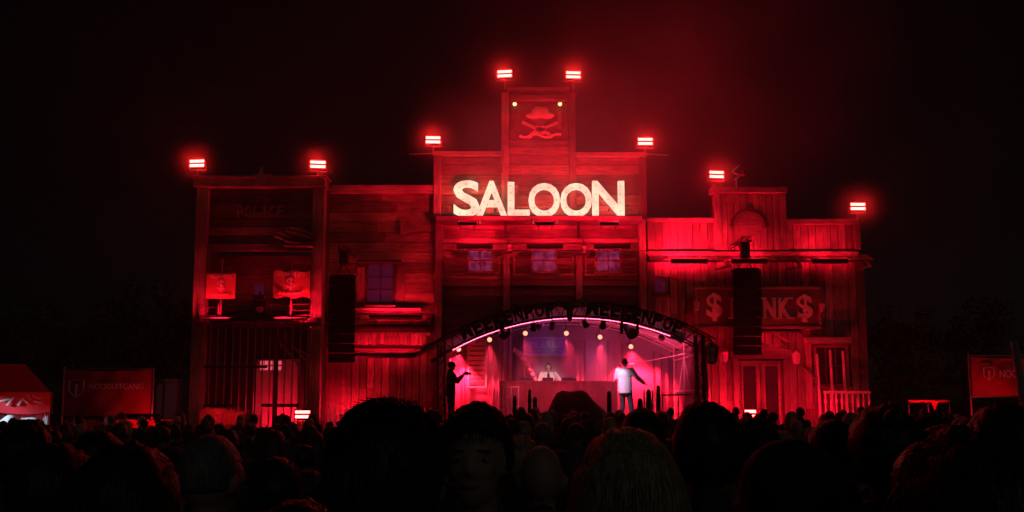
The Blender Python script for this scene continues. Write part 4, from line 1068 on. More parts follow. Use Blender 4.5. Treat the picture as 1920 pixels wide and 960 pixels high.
# two upright pale bars at the front of the stage with dark props between
for px, lb in ((1208, 'left'), (1224, 'right')):
    tag(MB().tube((X(px, 760, Y0 + .3), Y0 + .3, SZ), (X(px, 760, Y0 + .3), Y0 + .3, Z(731, Y0 + .3)), .028).build('upright_bar', 'white_paint'), 'short pale upright bar %s of the round-topped prop on the stage edge' % lb, 'bar', 'pale bars on the stage edge')
def cactus(px, pyt, w, label, seed):
    Y = Y0 + .25; c = PT(px, pyt, Y); rnd = random.Random(seed); t = thing('stage_prop', label, 'prop', (c.x, Y, SZ), 'upright props on the stage edge')
    m = MB(); N = 14; M = 8; r_ = w / 2; H = c.z - SZ; vs = []
    for j in range(M + 4):
        if j <= M: z = SZ + (H - r_) * j / M; rr = r_ * (.85 + .15 * math.sin(j / M * math.pi))
        else: a = (j - M) / 3.05 * math.pi / 2; z = SZ + H - r_ + r_ * math.sin(a); rr = r_ * .85 * math.cos(a)
        for k in range(N * 2):
            q = rr * (1 if k % 2 else .84); vs.append((c.x + q * math.cos(math.pi * k / N), Y + q * math.sin(math.pi * k / N), z))
    fs = []
    for j in range(M + 3):
        for k in range(N * 2): fs.append((j * 2 * N + k, j * 2 * N + (k + 1) % (2 * N), (j + 1) * 2 * N + (k + 1) % (2 * N), (j + 1) * 2 * N + k))
    fs.append(tuple((M + 3) * 2 * N + k for k in range(2 * N))); m.add(vs, fs); m.build('stem', 'cactus_green', t)
    for e in ():
        z = SZ + H * .45; mm = MB().tube((c.x, Y, z), (c.x + e * (r_ + .1), Y, z + .03), .05, .05).tube((c.x + e * (r_ + .1), Y, z), (c.x + e * (r_ + .1), Y, z + .22), .055, .04); mm.ball((c.x + e * (r_ + .1), Y, z + .22), .04); mm.build('arm', 'cactus_green', t, smooth=True)
for i, (px, py, w, lb) in enumerate(((1216, 730, .16, 'tall rounded cactus between the two pale bars'), (1234, 722, .13, 'tallest pointed cactus right of the two pale bars'), (1200, 746, .16, 'squat cactus just right of the white-shirted man'),
                                     (993, 730, .10, 'slim cactus in front of the left part of the DJ table'), (1003, 744, .13, 'low wide cactus in front of the left part of the DJ table'), (1142, 733, .13, 'dark cactus by the right end of the DJ table'),
                                     (965, 742, .12, 'small cactus at the left corner of the DJ table'))):
    lb = lb.replace('cactus', 'upright prop'); cactus(px, py, w, 'dark ' + lb if not lb.startswith('dark') else lb, i + 1)
# DJ desk
YD = Y0 + 2.2; x0, x1 = X(936, 740, YD), X(1158, 740, YD); zt = Z(714, YD)
dj = thing('dj_table', 'long cloth-fronted DJ table in the middle of the stage', 'table', ((x0 + x1) / 2, YD, SZ))
MB().box(x0, x1, YD - .02, YD + .75, zt - .05, zt).build('table_top', 'dark_red_cloth', dj)
m = MB(); N = 80
for k in range(N + 1):
    xx = x0 + (x1 - x0) * k / N; yy = YD + .02 * math.sin(k * .9) + .012 * math.sin(k * 2.3)
    m.v += [(xx, yy, SZ), (xx, yy, zt - .052), (xx, yy + .015, SZ), (xx, yy + .015, zt - .052)]
for k in range(N):
    q = 4 * k; m.f += [(q, q + 4, q + 5, q + 1), (q + 2, q + 3, q + 7, q + 6)]
m.build('front_cloth', 'dark_red_cloth', dj, smooth=True)
m = MB()
for xx in (x0 + .1, x1 - .1):
    for y in (YD + .08, YD + .68): m.box(xx - .03, xx + .03, y - .03, y + .03, SZ, zt - .052)
m.build('leg', 'black_metal', dj)
for a, b, lb in ((-.85, -.45, 'left'), (.45, .85, 'right')):
    t = thing('turntable', 'dark turntable on the DJ table, on the %s side of the disc jockey' % lb, 'turntable', (X(1028, 700, YD) + (a + b) / 2, YD + .3, zt), 'decks on the DJ table')
    cx = X(1028, 700, YD) + (a + b) / 2
    MB().box(cx - .22, cx + .22, YD + .12, YD + .5, zt + .001, zt + .08).build('plinth', 'black_plastic', t)
    MB().tube((cx - .03, YD + .31, zt + .081), (cx - .03, YD + .31, zt + .1), .15, .15, 20).build('platter', 'grille', t)
m_ = MB().box(X(1028, 700, YD) - .16, X(1028, 700, YD) + .16, YD + .14, YD + .5, zt + .001, zt + .1).build('mixer', 'black_plastic'); tag(m_, 'black mixer between the two turntables on the DJ table', 'mixer')
# rails left of the desk
YR = Y0 + 1.2
t = thing('stage_steps', 'pale tubular step frame at the left of the DJ table', 'steps', (X(948, 760, YR), YR, SZ))
m = MB()
for px in (940, 949, 958, 972): m.tube((X(px, 760, YR), YR, SZ), (X(px, 760, YR), YR, Z(724, YR)), .018)
for py in (726, 745, 762): m.tube((X(940, py, YR), YR, Z(py, YR)), (X(972, py, YR), YR, Z(py, YR)), .014)
m.build('tube_frame', 'curtain_cloth', t)
# two-humped dark red cloth mound in front of the desk
Y = Y0 + .9; m = MB(); N = 44; M = 10
prof = [(1022, 790), (1028, 768), (1036, 750), (1044, 737), (1054, 732), (1066, 734), (1078, 733), (1090, 731), (1100, 735), (1108, 745), (1118, 756), (1130, 766), (1140, 775), (1146, 790)]
def ph(t_):
    s_ = t_ * (len(prof) - 1); i = min(int(s_), len(prof) - 2); f_ = s_ - i; return prof[i][0] * (1 - f_) + prof[i + 1][0] * f_, prof[i][1] * (1 - f_) + prof[i + 1][1] * f_
for i in range(N + 1):
    px, py = ph(i / N); xx, zz = at(px, py, Y); zz = max(zz, SZ)
    for j in range(M + 1):
        a = math.pi * j / M; h = SZ + (zz - SZ) * math.sin(a) ** .5 if j not in (0, M) else SZ
        m.v.append((xx, Y - .4 * math.cos(a) + .02 * math.sin(i * 1.3 + j), h))
for i in range(N):
    for j in range(M):
        q = i * (M + 1) + j; m.f.append((q, q + M + 1, q + M + 2, q + 1))
tag(m.build('draped_mound', 'dark_red_cloth', smooth=True), 'dark red two-humped cloth-covered mound at the front of the stage below the DJ table', 'prop')
# six spot fixtures with beams
for i, (px, py, tx, lb) in enumerate(((860, 655, -.3, 'leftmost of the six glowing stage spots, lowest on the left'), (918, 637, .1, 'second glowing stage spot from the left, beside the shutter'),
                         (985, 625, .25, 'third glowing stage spot, above the left edge of the violet banner'), (1062, 625, .45, 'fourth glowing stage spot, above the right edge of the violet banner'),
                         (1125, 632, .1, 'fifth glowing stage spot, left of the white-shirted man'), (1183, 650, .35, 'rightmost glowing stage spot, above the white-shirted man'))):
    Y = YBk - 1.1; c = PT(px, py, Y); t = thing('stage_spot', lb, 'stage light', tuple(c), 'glowing spots at the back of the stage')
    MB().ball(c, .074, 14, 10).build('lens', 'spot_lens', t, smooth=True)
    MB().tube(c + Vector((0, .06, .01)), c + Vector((0, .34, .10)), .11, .09, 12).build('can', 'black_metal', t)
    zr = math.sqrt((OR - .2) ** 2 - (c.x - ocx) ** 2) + ocz
    MB().tube(c + Vector((0, .2, .12)), (c.x, c.y + .2, zr), .018).build('drop_arm', 'black_metal', t)
    l = bpy.data.lights.new('beam', 'SPOT'); l.energy = (4600, 1500, 900, 900, 1600, 5600)[i]; l.color = (1, .008, .03) if i in (0, 5) else (1, .03, .08); l.spot_size = R(95 if i in (0, 5) else 52); l.spot_blend = .45; l.shadow_soft_size = .06
    lo = bpy.data.objects.new('beam', l); col.objects.link(lo); lo.parent = t; lo.location = (0, -.02, -.15)
    d = Vector((tx, (.75 if i in (0, 5) else .35), -1.8)); lo.rotation_euler = d.to_track_quat('-Z', 'Y').to_euler()
# hung moving heads under the arch
for px, py, s, lb in ((942, 622, .8, 'left'), (1180, 618, 1.0, 'right')):
    c = PT(px, py, Y0 + .3); moving_head(px, py, Y0 + .3, s, 'black moving head hanging under the %s part of the stage arch' % lb, top=(c.x, Y0 + .2, ocz + math.sqrt((OR - TH) ** 2 - (c.x - ocx) ** 2)))
# pink-violet wash cans inside the roof and a pale key lamp
def can_light(px, Y, dz, energy, colr, tgt, size, label, mat='black_metal'):
    x = X(px, 620, Y); zr = ocz + math.sqrt((OR - .2) ** 2 - (x - ocx) ** 2) - dz
    t = thing('wash_can', label, 'stage light', (x, Y, zr), 'small wash cans clamped under the stage roof')
    d = (Vector(tgt) - Vector((x, Y, zr))).normalized(); c = Vector((x, Y, zr))
    MB().tube(c - d * .2, c, .07, .10, 12).build('can', mat, t)
    MB().tube(c - d * .12, (x, Y, zr + dz), .015).build('clamp', mat, t)
    l = bpy.data.lights.new('wash', 'SPOT'); l.energy = energy; l.color = colr; l.spot_size = R(size); l.spot_blend = .6; l.shadow_soft_size = .08
    lo = bpy.data.objects.new('wash', l); col.objects.link(lo); lo.parent = t; lo.location = d * .02; lo.rotation_euler = d.to_track_quat('-Z', 'Y').to_euler()
can_light(1010, Y0 + 1.4, .3, 45, (.75, .16, .9), (X(1040, 640, YBk), YBk, Z(625, YBk)), 85, 'violet wash can left of the roof crown')
can_light(1130, Y0 + 1.4, .3, 90, (1, .08, .28), (X(1140, 640, YBk), YBk, Z(640, YBk)), 90, 'pink wash can right of the roof crown')
can_light(1240, Y0 + .8, .3, 260, (1, .06, .2), (X(1250, 700, YBk), YBk, Z(680, YBk)), 90, 'pink wash can above the right stage edge')
can_light(1100, Y0 + .2, .45, 300, (.95, .58, .92), (X(1170, 700, Y0 + 1), Y0 + 1.3, SZ + 1.0), 24, 'pale key can aimed at the white-shirted man')
can_light(1035, Y0 + .2, .45, 330, (1, .62, .55), (X(1028, 700, YD + 1), YD + 1.0, zt + .3), 22, 'pale key can aimed at the disc jockey')
can_light(1000, Y0 + .2, .45, 500, (1, .10, .2), (X(1000, 740, YD), YD, SZ + .5), 60, 'crimson wash can left of the crown aimed at the DJ table')
can_light(1130, Y0 + .2, .45, 500, (1, .10, .25), (X(1110, 740, YD), YD, SZ + .5), 60, 'crimson wash can right of the crown aimed at the DJ table')
# up-light for the canopy, standing on the deck
for px, lb in ((1075, 'centre'), (1230, 'right')):
    c = (X(px, 760, Y0 + 3), Y0 + 3.0, SZ + .12); t = thing('floor_can', 'floor can throwing pink light up into the %s of the stage roof' % lb, 'stage light', (c[0], c[1], SZ), 'floor cans on the stage deck')
    MB().tube((c[0], c[1], SZ), c, .12, .12, 14).build('can', 'black_metal', t)
    l = bpy.data.lights.new('wash', 'SPOT'); l.energy = 120; l.color = (1, .07, .24); l.spot_size = R(120); l.spot_blend = .7; l.shadow_soft_size = .1
    lo = bpy.data.objects.new('wash', l); col.objects.link(lo); lo.parent = t; lo.location = (0, 0, .14); lo.rotation_euler = (R(180), 0, 0)

#PEOPLE
# ================================================================== PEOPLE
REM = {}
def remesh(mb, voxel, smooth_it=4):
    me = mb.mesh('tmp'); o = bpy.data.objects.new('tmp', me); col.objects.link(o)
    r_ = o.modifiers.new('r', 'REMESH'); r_.mode = 'VOXEL'; r_.voxel_size = voxel; r_.use_smooth_shade = True
    s_ = o.modifiers.new('s', 'SMOOTH'); s_.iterations = smooth_it; s_.factor = .5
    dg = bpy.context.evaluated_depsgraph_get(); dg.update()
    out = bpy.data.meshes.new_from_object(o.evaluated_get(dg)); bpy.data.objects.remove(o); return out
POSE = dict(head=(0, 0), la=None, ra=None, ll=None, rl=None)
def skeleton(p):
    """joints for a 1.76 m figure facing +y, feet at z=0"""
    J = dict(sh_l=(-.185, 0, 1.44), sh_r=(.185, 0, 1.44), el_l=(-.24, -.02, 1.15), el_r=(.24, -.02, 1.15), wr_l=(-.25, .06, .90), wr_r=(.25, .06, .90),
             hp_l=(-.09, 0, .93), hp_r=(.09, 0, .93), kn_l=(-.11, .02, .50), kn_r=(.11, .02, .50), an_l=(-.12, -.02, .09), an_r=(.12, -.02, .09))
    J.update(p); return J
def hand(m, w, d, s, curl=.5, sp=1.0):
    """palm, four fingers and a thumb; w wrist, d direction, s side vector (thumb side)"""
    w = Vector(w); d = Vector(d).normalized(); s = Vector(s); s = (s - d * s.dot(d)).normalized(); nrm = d.cross(s)
    m.cap(w, .026, w + d * .045, .036); m.cap(w + d * .05 - s * .018, .026, w + d * .05 + s * .018, .026)
    m.cap(w + d * .08 - s * .026, .017, w + d * .08 + s * .026, .017)
    for k, L in enumerate((.070, .082, .077, .060)):
        o_ = w + d * .085 + s * (.030 - k * .020) * sp; a = curl * (.8 + .1 * k)
        q = o_ + (d * math.cos(a * .6) + nrm * math.sin(a * .6)) * L * .5; e = q + (d * math.cos(a * 1.6) + nrm * math.sin(a * 1.6)) * L * .5
        m.cap(o_, .0095, q, .009, 6); m.cap(q, .009, e, .0075, 6)
    t0 = w + d * .03 + s * .03; t1 = t0 + (d * .6 + s * .8).normalized() * .035; t2 = t1 + (d * .9 + s * .3 + nrm * .3).normalized() * .03
    m.cap(t0, .014, t1, .012, 6); m.cap(t1, .012, t2, .009, 6)
def body_mb(J, fat=1.0, hands=True, hd=(0, 0, 0)):
    m = MB(); hx, hy, hz = hd
    m.cap((0, -.01, 1.43), .058, (hx * .6, .012 + hy * .6, 1.54), .054)
    H = Vector((hx, .015 + hy, 1.64 + hz))
    m.ball(H + Vector((0, -.005, .02)), (.077, .097, .105), 20, 14); m.ball(H + Vector((0, .028, -.055)), (.058, .066, .066), 16, 10); m.ball(H + Vector((0, .06, -.095)), (.026, .022, .020), 10, 8)
    m.ball(H + Vector((0, .055, -.02)), (.052, .045, .045), 12, 8)
    m.cap(H + Vector((0, .094, .012)), .008, H + Vector((0, .108, -.022)), .013, 8); m.ball(H + Vector((-.011, .098, -.026)), .009, 8, 6); m.ball(H + Vector((.011, .098, -.026)), .009, 8, 6)
    m.ball(H + Vector((0, .082, .028)), (.046, .014, .010), 12, 6)
    m.ball(H + Vector((0, .085, -.058)), (.024, .012, .010), 10, 6)
    for e in (-1, 1):
        m.ball(H + Vector((e * .083, -.004, -.012)), (.010, .020, .032), 10, 8); m.ball(H + Vector((e * .091, -.012, .0)), (.008, .013, .022), 8, 6)
        m.ball(H + Vector((e * .040, .068, -.022)), (.02, .02, .018), 8, 6)
    m.ball((0, 0, 1.31), (.165 * fat, .105 * fat, .17), 20, 12); m.cap((-.14, -.005, 1.425), .058, (.14, -.005, 1.425), .058)
    m.ball((0, .005, 1.10), (.145 * fat, .10 * fat, .17), 18, 10); m.ball((0, -.01, .95), (.160 * fat, .115 * fat, .12), 18, 10)
    m.cap((0, 0, 1.2), .11, (0, 0, 1.05), .11)
    for e in 'lr':
        m.cap(J['sh_' + e], .056, J['el_' + e], .042); m.cap(J['el_' + e], .041, J['wr_' + e], .027)
        m.cap(J['hp_' + e], .088 * fat, J['kn_' + e], .056); m.cap(J['kn_' + e], .055, J['an_' + e], .038)
        a = Vector(J['an_' + e]); m.cap(a + Vector((0, -.03, -.045)), .04, a + Vector((0, .13, -.055)), .032); m.ball(a + Vector((0, .15, -.06)), (.042, .05, .028), 10, 6)
        d = Vector(J['wr_' + e]) - Vector(J['el_' + e])
        if hands: hand(m, J['wr_' + e], d, (0, 1, 0) if abs(d.normalized().y) < .8 else (1 if e == 'l' else -1, 0, 0), .55)
    return m, H
def top_mb(J, fat=1.0, ex=.02, collar=True, long=.84, sleeve=1.0):
    m = MB()
    m.ball((0, 0, 1.30), (.165 * fat + ex, .108 * fat + ex, .18), 20, 12); m.cap((-.14, -.005, 1.42), .062 + ex * .6, (.14, -.005, 1.42), .062 + ex * .6)
    for k in range(9):
        q = k / 8; z = 1.32 * (1 - q) + (long + .03) * q; m.ball((0, 0, z), ((.166 + .008 * math.sin(q * 3)) * fat + ex, (.105 + .012 * q) * fat + ex, .06), 18, 8)
    if collar: m.cap((0, -.03, 1.46), .068, (0, -.035, 1.50), .066)
    for e in 'lr':
        s_, l_, w_ = Vector(J['sh_' + e]), Vector(J['el_' + e]), Vector(J['wr_' + e])
        m.cap(s_, .062 + ex * .7, l_, .047 + ex * .7)
        if sleeve > .2: m.cap(l_, .046 + ex * .7, l_ + (w_ - l_) * .92 * sleeve, .034 + ex * .6)
    return m
def pants_mb(J, fat=1.0, ex=.016):
    m = MB(); m.ball((0, -.01, .94), (.165 * fat + ex, .12 * fat + ex, .11), 18, 10)
    for e in 'lr':
        h_, k_, a_ = Vector(J['hp_' + e]), Vector(J['kn_' + e]), Vector(J['an_' + e]); m.cap(h_, .092 * fat + ex, k_, .06 + ex); m.cap(k_, .06 + ex, a_ + Vector((0, 0, .0)), .045 + ex)
    return m
def hair_mesh(H, style, seed, strands=0, sc_=1.0, grow=1.0):
    """hair shell with a modelled, uneven surface; optional loose strands"""
    rnd = random.Random(seed); m = MB(); N, M = 40, 26; vs = []; g = 1.0
    thick = {'short': .016, 'crop': .007, 'long': .026, 'medium': .030, 'bald': .0}[style] * grow
    cz = .02
    for j in range(M + 1):
        t_ = math.pi * j / M    # 0 top .. pi bottom
        for k in range(N):
            a = 2 * math.pi * k / N
            dx, dy, dz = math.sin(t_) * math.cos(a), math.sin(t_) * math.sin(a), math.cos(t_)
            # hairline: lower at the back, high at the face
            face = max(0, dy)
            lim = {'short': -.45, 'crop': -.4, 'medium': -.75, 'long': -1}[style] if dy < .2 else .18 + .35 * face
            inside = dz < lim
            n_ = noise.noise(Vector((dx * 5 + seed, dy * 5, dz * 3))) * .35 + noise.noise(Vector((dx * 14 + seed, dy * 14, dz * 5))) * .22
            rr = 1 + (thick / .09) * (1 + n_) if not inside else .90
            vs.append((H.x + .077 * dx * rr, H.y - .005 + .097 * dy * rr, H.z + cz + .105 * dz * rr))
    fs = []
    for j in range(M):
        for k in range(N): fs.append((j * N + k, (j + 1) * N + k, (j + 1) * N + (k + 1) % N, j * N + (k + 1) % N))
    m.add(vs, fs)
    if style == 'long':   # falling mass down the back and sides
        for k in range(22):
            a = math.pi + math.pi * (k + .5) / 22 * 1.0; r0 = 1.0
            x, y = .088 * math.cos(a), .100 * math.sin(a)
            p0 = H + Vector((x * .8, y * .8 - .01, .06)); p1 = H + Vector((x * 1.12, y * 1.1 - .01, -.08)); p2 = H + Vector((x * 1.35, y * 1.15 - .02, -.24 + rnd.uniform(-.02, .02)))
            m.cap(p0, .030, p1, .034, 8); m.cap(p1, .034, p2, .022 + rnd.uniform(0, .01), 8)
    out = m
    st = MB()
    for _ in range(strands):
        a = rnd.uniform(0, 2 * math.pi); t_ = math.acos(rnd.uniform(-.55 if math.sin(a) < .2 else .35, 1))
        dx, dy, dz = math.sin(t_) * math.cos(a), math.sin(t_) * math.sin(a), math.cos(t_)
        p = H + Vector((.077 * dx * (1 + thick / .1), -.005 + .097 * dy * (1 + thick / .1), cz + .105 * dz * (1 + thick / .1)))
        if style == 'long':
            x = dx * .10; y = dy * .11 - .01; l = rnd.uniform(.10, .34)
            q = H + Vector((x * 1.15, y * 1.15, p.z - H.z - l * .5)); e = H + Vector((x * 1.35 + rnd.gauss(0, .01), y * 1.2, p.z - H.z - l))
            p = p + Vector((dx, dy, dz)) * .004
            w = rnd.uniform(.0006, .0014); st.tube(p, q, w, w, 3); st.tube(q, e, w, .0006, 3)
        else:
            l = rnd.uniform(.010, .026 if style == 'short' else .04) * (.3 if style == 'crop' else 1)
            nn = Vector((dx, dy, dz)); dn = Vector((0, -.35, -1)); tg = dn - nn * dn.dot(nn)
            d = (tg.normalized() + nn * rnd.uniform(-.05, .12) + Vector((rnd.gauss(0, .12), rnd.gauss(0, .12), rnd.gauss(0, .08)))).normalized()
            st.tube(p, p + d * l, .0009, .0003, 3)
    return out, st
def make_person(root_name, label, J, H_off=(0, 0, 0), fat=1.0, voxel=.02, style='short', hair='hair_black', skin='skin', top='jacket_cloth', pants='trouser_cloth', face=False, strands=0, seed=1, group=None, hat=None, hairgrow=1.0, topkw={}):
    t = bpy.data.objects.new(root_name, None); col.objects.link(t); t['label'] = label; t['category'] = 'person'; ORG[t.name] = (0, 0, 0)
    if group: t['group'] = group
    J = skeleton(J); mb, H = body_mb(J, fat, voxel < .016 or True, H_off)
    link('body', remesh(mb, voxel, 3), skin, t, smooth=True)
    link('top', remesh(top_mb(J, fat, **topkw), max(.016, voxel), 4), top, t, smooth=True)
    link('trousers', remesh(pants_mb(J, fat), .024, 3), pants, t, smooth=True)
    m = MB()
    for e in 'lr':
        a = Vector(J['an_' + e]); m.cap(a + Vector((0, -.035, -.045)), .048, a + Vector((0, .14, -.05)), .042, 8)
    link('shoe', remesh(m, .02, 2), 'black_plastic', t, smooth=True)
    if style != 'bald':
        hm, st = hair_mesh(H, style, seed, strands, grow=hairgrow)
        h_ = link('hair', remesh(hm, .008 if strands else .012, 1) if style == 'long' else hm.mesh('hair'), hair, t, smooth=True)
        if st.v: link('loose_hair', st.mesh('loose_hair'), hair, h_, kind='stuff')
    if face:
        for e in (-1, 1):
            c = H + Vector((e * .033, .078, .006)); o_ = MB().ball(c, (.0145, .010, .010), 12, 8).build('eye', 'eye_white', t, smooth=True)
            MB().ball(c + Vector((0, .0085, 0)), (.0055, .003, .0055), 8, 6).build('iris', 'eye_dark', o_)
            MB().bar(c + Vector((-.017, .012, .022)), c + Vector((.017, .012, .024)), .006, .005).build('eyebrow', hair, t)
        MB().ball(H + Vector((0, .093, -.058)), (.024, .007, .007), 12, 6).build('mouth', 'lip', t, smooth=True)
    if hat == 'cap':
        m = MB().ball(H + Vector((0, 0, .055)), (.092, .110, .085), 20, 10).ball(H + Vector((0, -.0, .01)), (.094, .112, .03), 20, 6); m.ball(H + Vector((0, .13, .03)), (.07, .06, .008), 14, 6)
        m.build('cap', 'jacket_cloth', t, smooth=True)
    if hat == 'beanie':
        MB().ball(H + Vector((0, -.005, .05)), (.094, .112, .098), 20, 12).ball(H + Vector((0, -.004, .0)), (.096, .114, .03), 20, 6).build('beanie', 'jacket_cloth', t, smooth=True)
    if hat == 'bun':
        MB().ball(H + Vector((0, -.09, .11)), (.04, .04, .04), 12, 8).build('hair_bun', hair, t, smooth=True)
    if hat == 'headphones':
        m = MB(); pr = None
        for k in range(13):
            a = math.pi * k / 12; q = H + Vector((.098 * math.cos(a), -.005, .03 + .105 * math.sin(a)))
            if pr is not None: m.tube(pr, q, .008, .008, 6)
            pr = q
        hp = m.build('headband', 'black_plastic', t)
        for e in (-1, 1): MB().tube(H + Vector((e * .080, 0, -.01)), H + Vector((e * .108, 0, -.01)), .036, .034, 12).build('ear_cup', 'black_plastic', hp)
    if hat == 'cowboy':
        m = MB(); c = H + Vector((0, 0, .075)); m.ball(c + Vector((0, 0, .05)), (.085, .10, .085), 18, 10)
        N = 28; vs = []
        for th in (0, .008):
            for r_ in (.07, .17):
                for k in range(N):
                    a = 2 * math.pi * k / N; up = .05 * math.cos(a) ** 2 if r_ > .1 else 0
                    vs.append(c + Vector((r_ * math.cos(a), r_ * 1.1 * math.sin(a), up + th)))
        fs = []
        for b, o1 in ((0, 0), (2 * N, 1)):
            for k in range(N): fs.append((b + k, b + (k + 1) % N, b + N + (k + 1) % N, b + N + k))
        for k in range(N): fs.append((N + k, N + (k + 1) % N, 3 * N + (k + 1) % N, 3 * N + k))
        m.add(vs, fs); m.build('cowboy_hat', 'dark_red_cloth', t, smooth=True)
    return t
def place(t, x, y, z=0, rz=0, s=1.0, sxy=None):
    t.location = (x, y, z); t.rotation_euler = (0, 0, rz); t.scale = (s if sxy is None else sxy, s if sxy is None else sxy, s); return t
def copy_person(t, label, group=None):
    r_ = t.copy(); col.objects.link(r_); r_['label'] = label
    if group: r_['group'] = group
    elif 'group' in r_: del r_['group']
    for ch in list(t.children):
        c = ch.copy(); col.objects.link(c); c.parent = r_
        for g_ in list(ch.children):
            d = g_.copy(); col.objects.link(d); d.parent = c
    return r_

# ---- on the stage
# disc jockey: facing the audience, white jacket, one hand at the headphones
J = dict(el_r=(.33, .10, 1.22), wr_r=(.17, .20, 1.43), el_l=(-.27, .10, 1.18), wr_l=(-.26, .34, 1.10))
J = {k: v for k, v in J.items()}
djp = make_person('person', 'disc jockey in a white jacket behind the DJ table, one hand raised by the ear', dict(el_l=(-.36, .06, 1.24), wr_l=(-.20, .10, 1.50), el_r=(.30, .12, 1.20), wr_r=(.24, .34, 1.08)),
                  voxel=.011, style='medium', hair='hair_brown', face=True, top='shirt_white', pants='trousers', seed=4, hat='headphones', topkw=dict(ex=.028))
MB().ball((0, .105, 1.32), (.05, .04, .16), 12, 8).build('dark_shirt', 'vest_black', djp, smooth=True)
place(djp, X(1028, 700, YD + 1.0), YD + 1.0, SZ + .0, R(180), 1.0)
# singer with his back half turned
mc = make_person('person', 'man in a loose white shirt standing at the right of the stage, arm bent out', dict(el_r=(.34, -.02, 1.24), wr_r=(.52, .10, 1.08), el_l=(-.27, .10, 1.22), wr_l=(-.18, .26, 1.42), kn_r=(.15, .03, .5), an_r=(.21, -.06, .09), kn_l=(-.08, .04, .5)),
                 voxel=.011, style='short', hair='hair_brown', face=True, top='shirt_white', pants='trousers', seed=6, topkw=dict(ex=.040, long=.78))
place(mc, X(1172, 720, Y0 + 1.3), Y0 + 1.3, SZ, R(-20), 1.03)
mic = MB().tube((0, 0, 0), (0, 0, .16), .016, .02, 10).ball((0, 0, .19), .03).build('microphone', 'black_metal'); tag(mic, 'black microphone held to the mouth of the man in the white shirt', 'microphone')
mic.location = (X(1172, 720, Y0 + 1.3) - .06, Y0 + 1.3 + .40, SZ + 1.48); mic.rotation_euler = (R(35), 0, R(-20))
# photographer on the left edge
ph_ = make_person('person', 'dark silhouetted person in a cap with a camera by the left stage tower', dict(el_l=(-.24, .14, 1.22), wr_l=(-.08, .32, 1.40), el_r=(.24, .14, 1.22), wr_r=(.08, .32, 1.40)), voxel=.013, style='crop', face=True, hat='cap', seed=9)
place(ph_, X(846, 720, Y0 - .3), Y0 - .4, SZ - .42 + .30, R(-75), 1.0)
pm = MB().box(-.06, .06, -.04, .04, -.045, .045).tube((0, .04, 0), (0, .13, 0), .032, .036, 12).build('camera_body', 'black_plastic'); tag(pm, 'small black camera held up by the silhouetted person at the left stage tower', 'camera')
pm.location = (X(846, 720, Y0 - .4) + .40, Y0 - .4 + .10, SZ - .12 + 1.45); pm.rotation_euler = (0, 0, R(-75))
tag(MB().box(X(833, 760, Y0 - .4) - .1, X(858, 760, Y0 - .4) + .15, Y0 - .8, Y0 - .03, 0, SZ - .125).build('side_platform', 'stage_wood'), 'low black platform at the left stage tower', 'platform')

# ---- near spectators, one by one
def near(px, pyt, Y, label, rz=0, **kw):
    """pyt = pixel row of the top of the head"""
    t = make_person('person', label, kw.pop('J', {}), **kw)
    x, ztop = at(px, pyt, Y); s = ztop / (1.765 + kw.get('hairgrow', 1) * .012)
    place(t, x, Y, 0, rz, s, kw.get('sxy', None)); return t
v = .014
near(722, 762, 1.30, 'very large dark-haired head seen from behind, nearest to the camera, left of centre', voxel=.012, style='medium', hair='hair_black', strands=6000, seed=11, fat=1.1, hairgrow=.55)
near(897, 760, 2.15, 'dark-haired man in the near crowd turned to face the camera, right of the biggest head', R(172), voxel=.011, style='short', hair='hair_black', face=True, strands=1500, seed=12, hairgrow=1.3)
near(1015, 829, 2.75, 'bald head seen from behind between the big dark head and the blond head', voxel=.012, style='bald', seed=13)
near(1176, 820, 1.42, 'long straight blond hair seen from behind, right of centre', voxel=.013, style='long', hair='hair_blond', strands=1500, seed=14)
near(1484, 834, 1.50, 'dark beanie-topped head with a red rim of light, lower right', voxel=.013, style='short', seed=15, hat='beanie', top='jacket_cloth')
near(1838, 838, 1.12, 'huge dark hooded head with red-lit edge in the bottom right corner', R(12), voxel=.013, style='medium', hair='hair_brown', strands=2200, seed=16, fat=1.15, hairgrow=1.2)
near(100, 836, 1.95, 'cropped head in the lower left beneath the white tent wall', R(-8), voxel=.014, style='short', hair='hair_brown', strands=700, seed=17)
near(238, 852, 1.62, 'dark-haired head at the lower left below the emergency exit banner', R(6), voxel=.014, style='medium', hair='hair_black', strands=1200, seed=18)
near(392, 812, 2.25, 'short-haired head with a pale rim of light, left of centre', R(-12), voxel=.014, style='crop', hair='hair_grey', seed=19)
near(556, 944, 1.30, 'low head only just entering the bottom edge, left of the biggest head', voxel=.014, style='short', hair='hair_brown', strands=700, seed=20)
near(518, 860, 2.6, 'small cap-wearing head left of the biggest head', R(20), voxel=.015, style='short', seed=21, hat='cap')
near(1323, 764, 2.35, 'head with combed dark hair between the blond head and the beanie', R(-10), voxel=.014, style='medium', hair='hair_black', strands=800, seed=22, hairgrow=.8)
near(1412, 785, 2.7, 'cap-wearing head directly below the low floodlight of the bank', R(8), voxel=.014, style='short', hat='cap', seed=23)
near(1562, 784, 2.8, 'cropped head with visible ear above and right of the beanie', R(5), voxel=.014, style='crop', hair='hair_brown', seed=24, skin='skin_tan')
near(1660, 772, 2.5, 'dark head with hair gathered in a bun, right of centre', R(-5), voxel=.014, style='medium', hat='bun', seed=25)
near(1780, 800, 2.3, 'plain dark head left of the hooded corner figure', R(10), voxel=.014, style='short', seed=26, strands=500)
near(1882, 760, 2.0, 'tall dark head under the red exit banner at the right edge', R(-20), voxel=.014, style='short', seed=27, strands=700)
near(48, 797, 3.2, 'dark curly head before the white tent wall at the left edge', R(25), voxel=.014, style='medium', seed=28, strands=500)
near(182, 812, 3.0, 'dark head below the left post of the exit banner', R(-15), voxel=.015, style='short', seed=29)
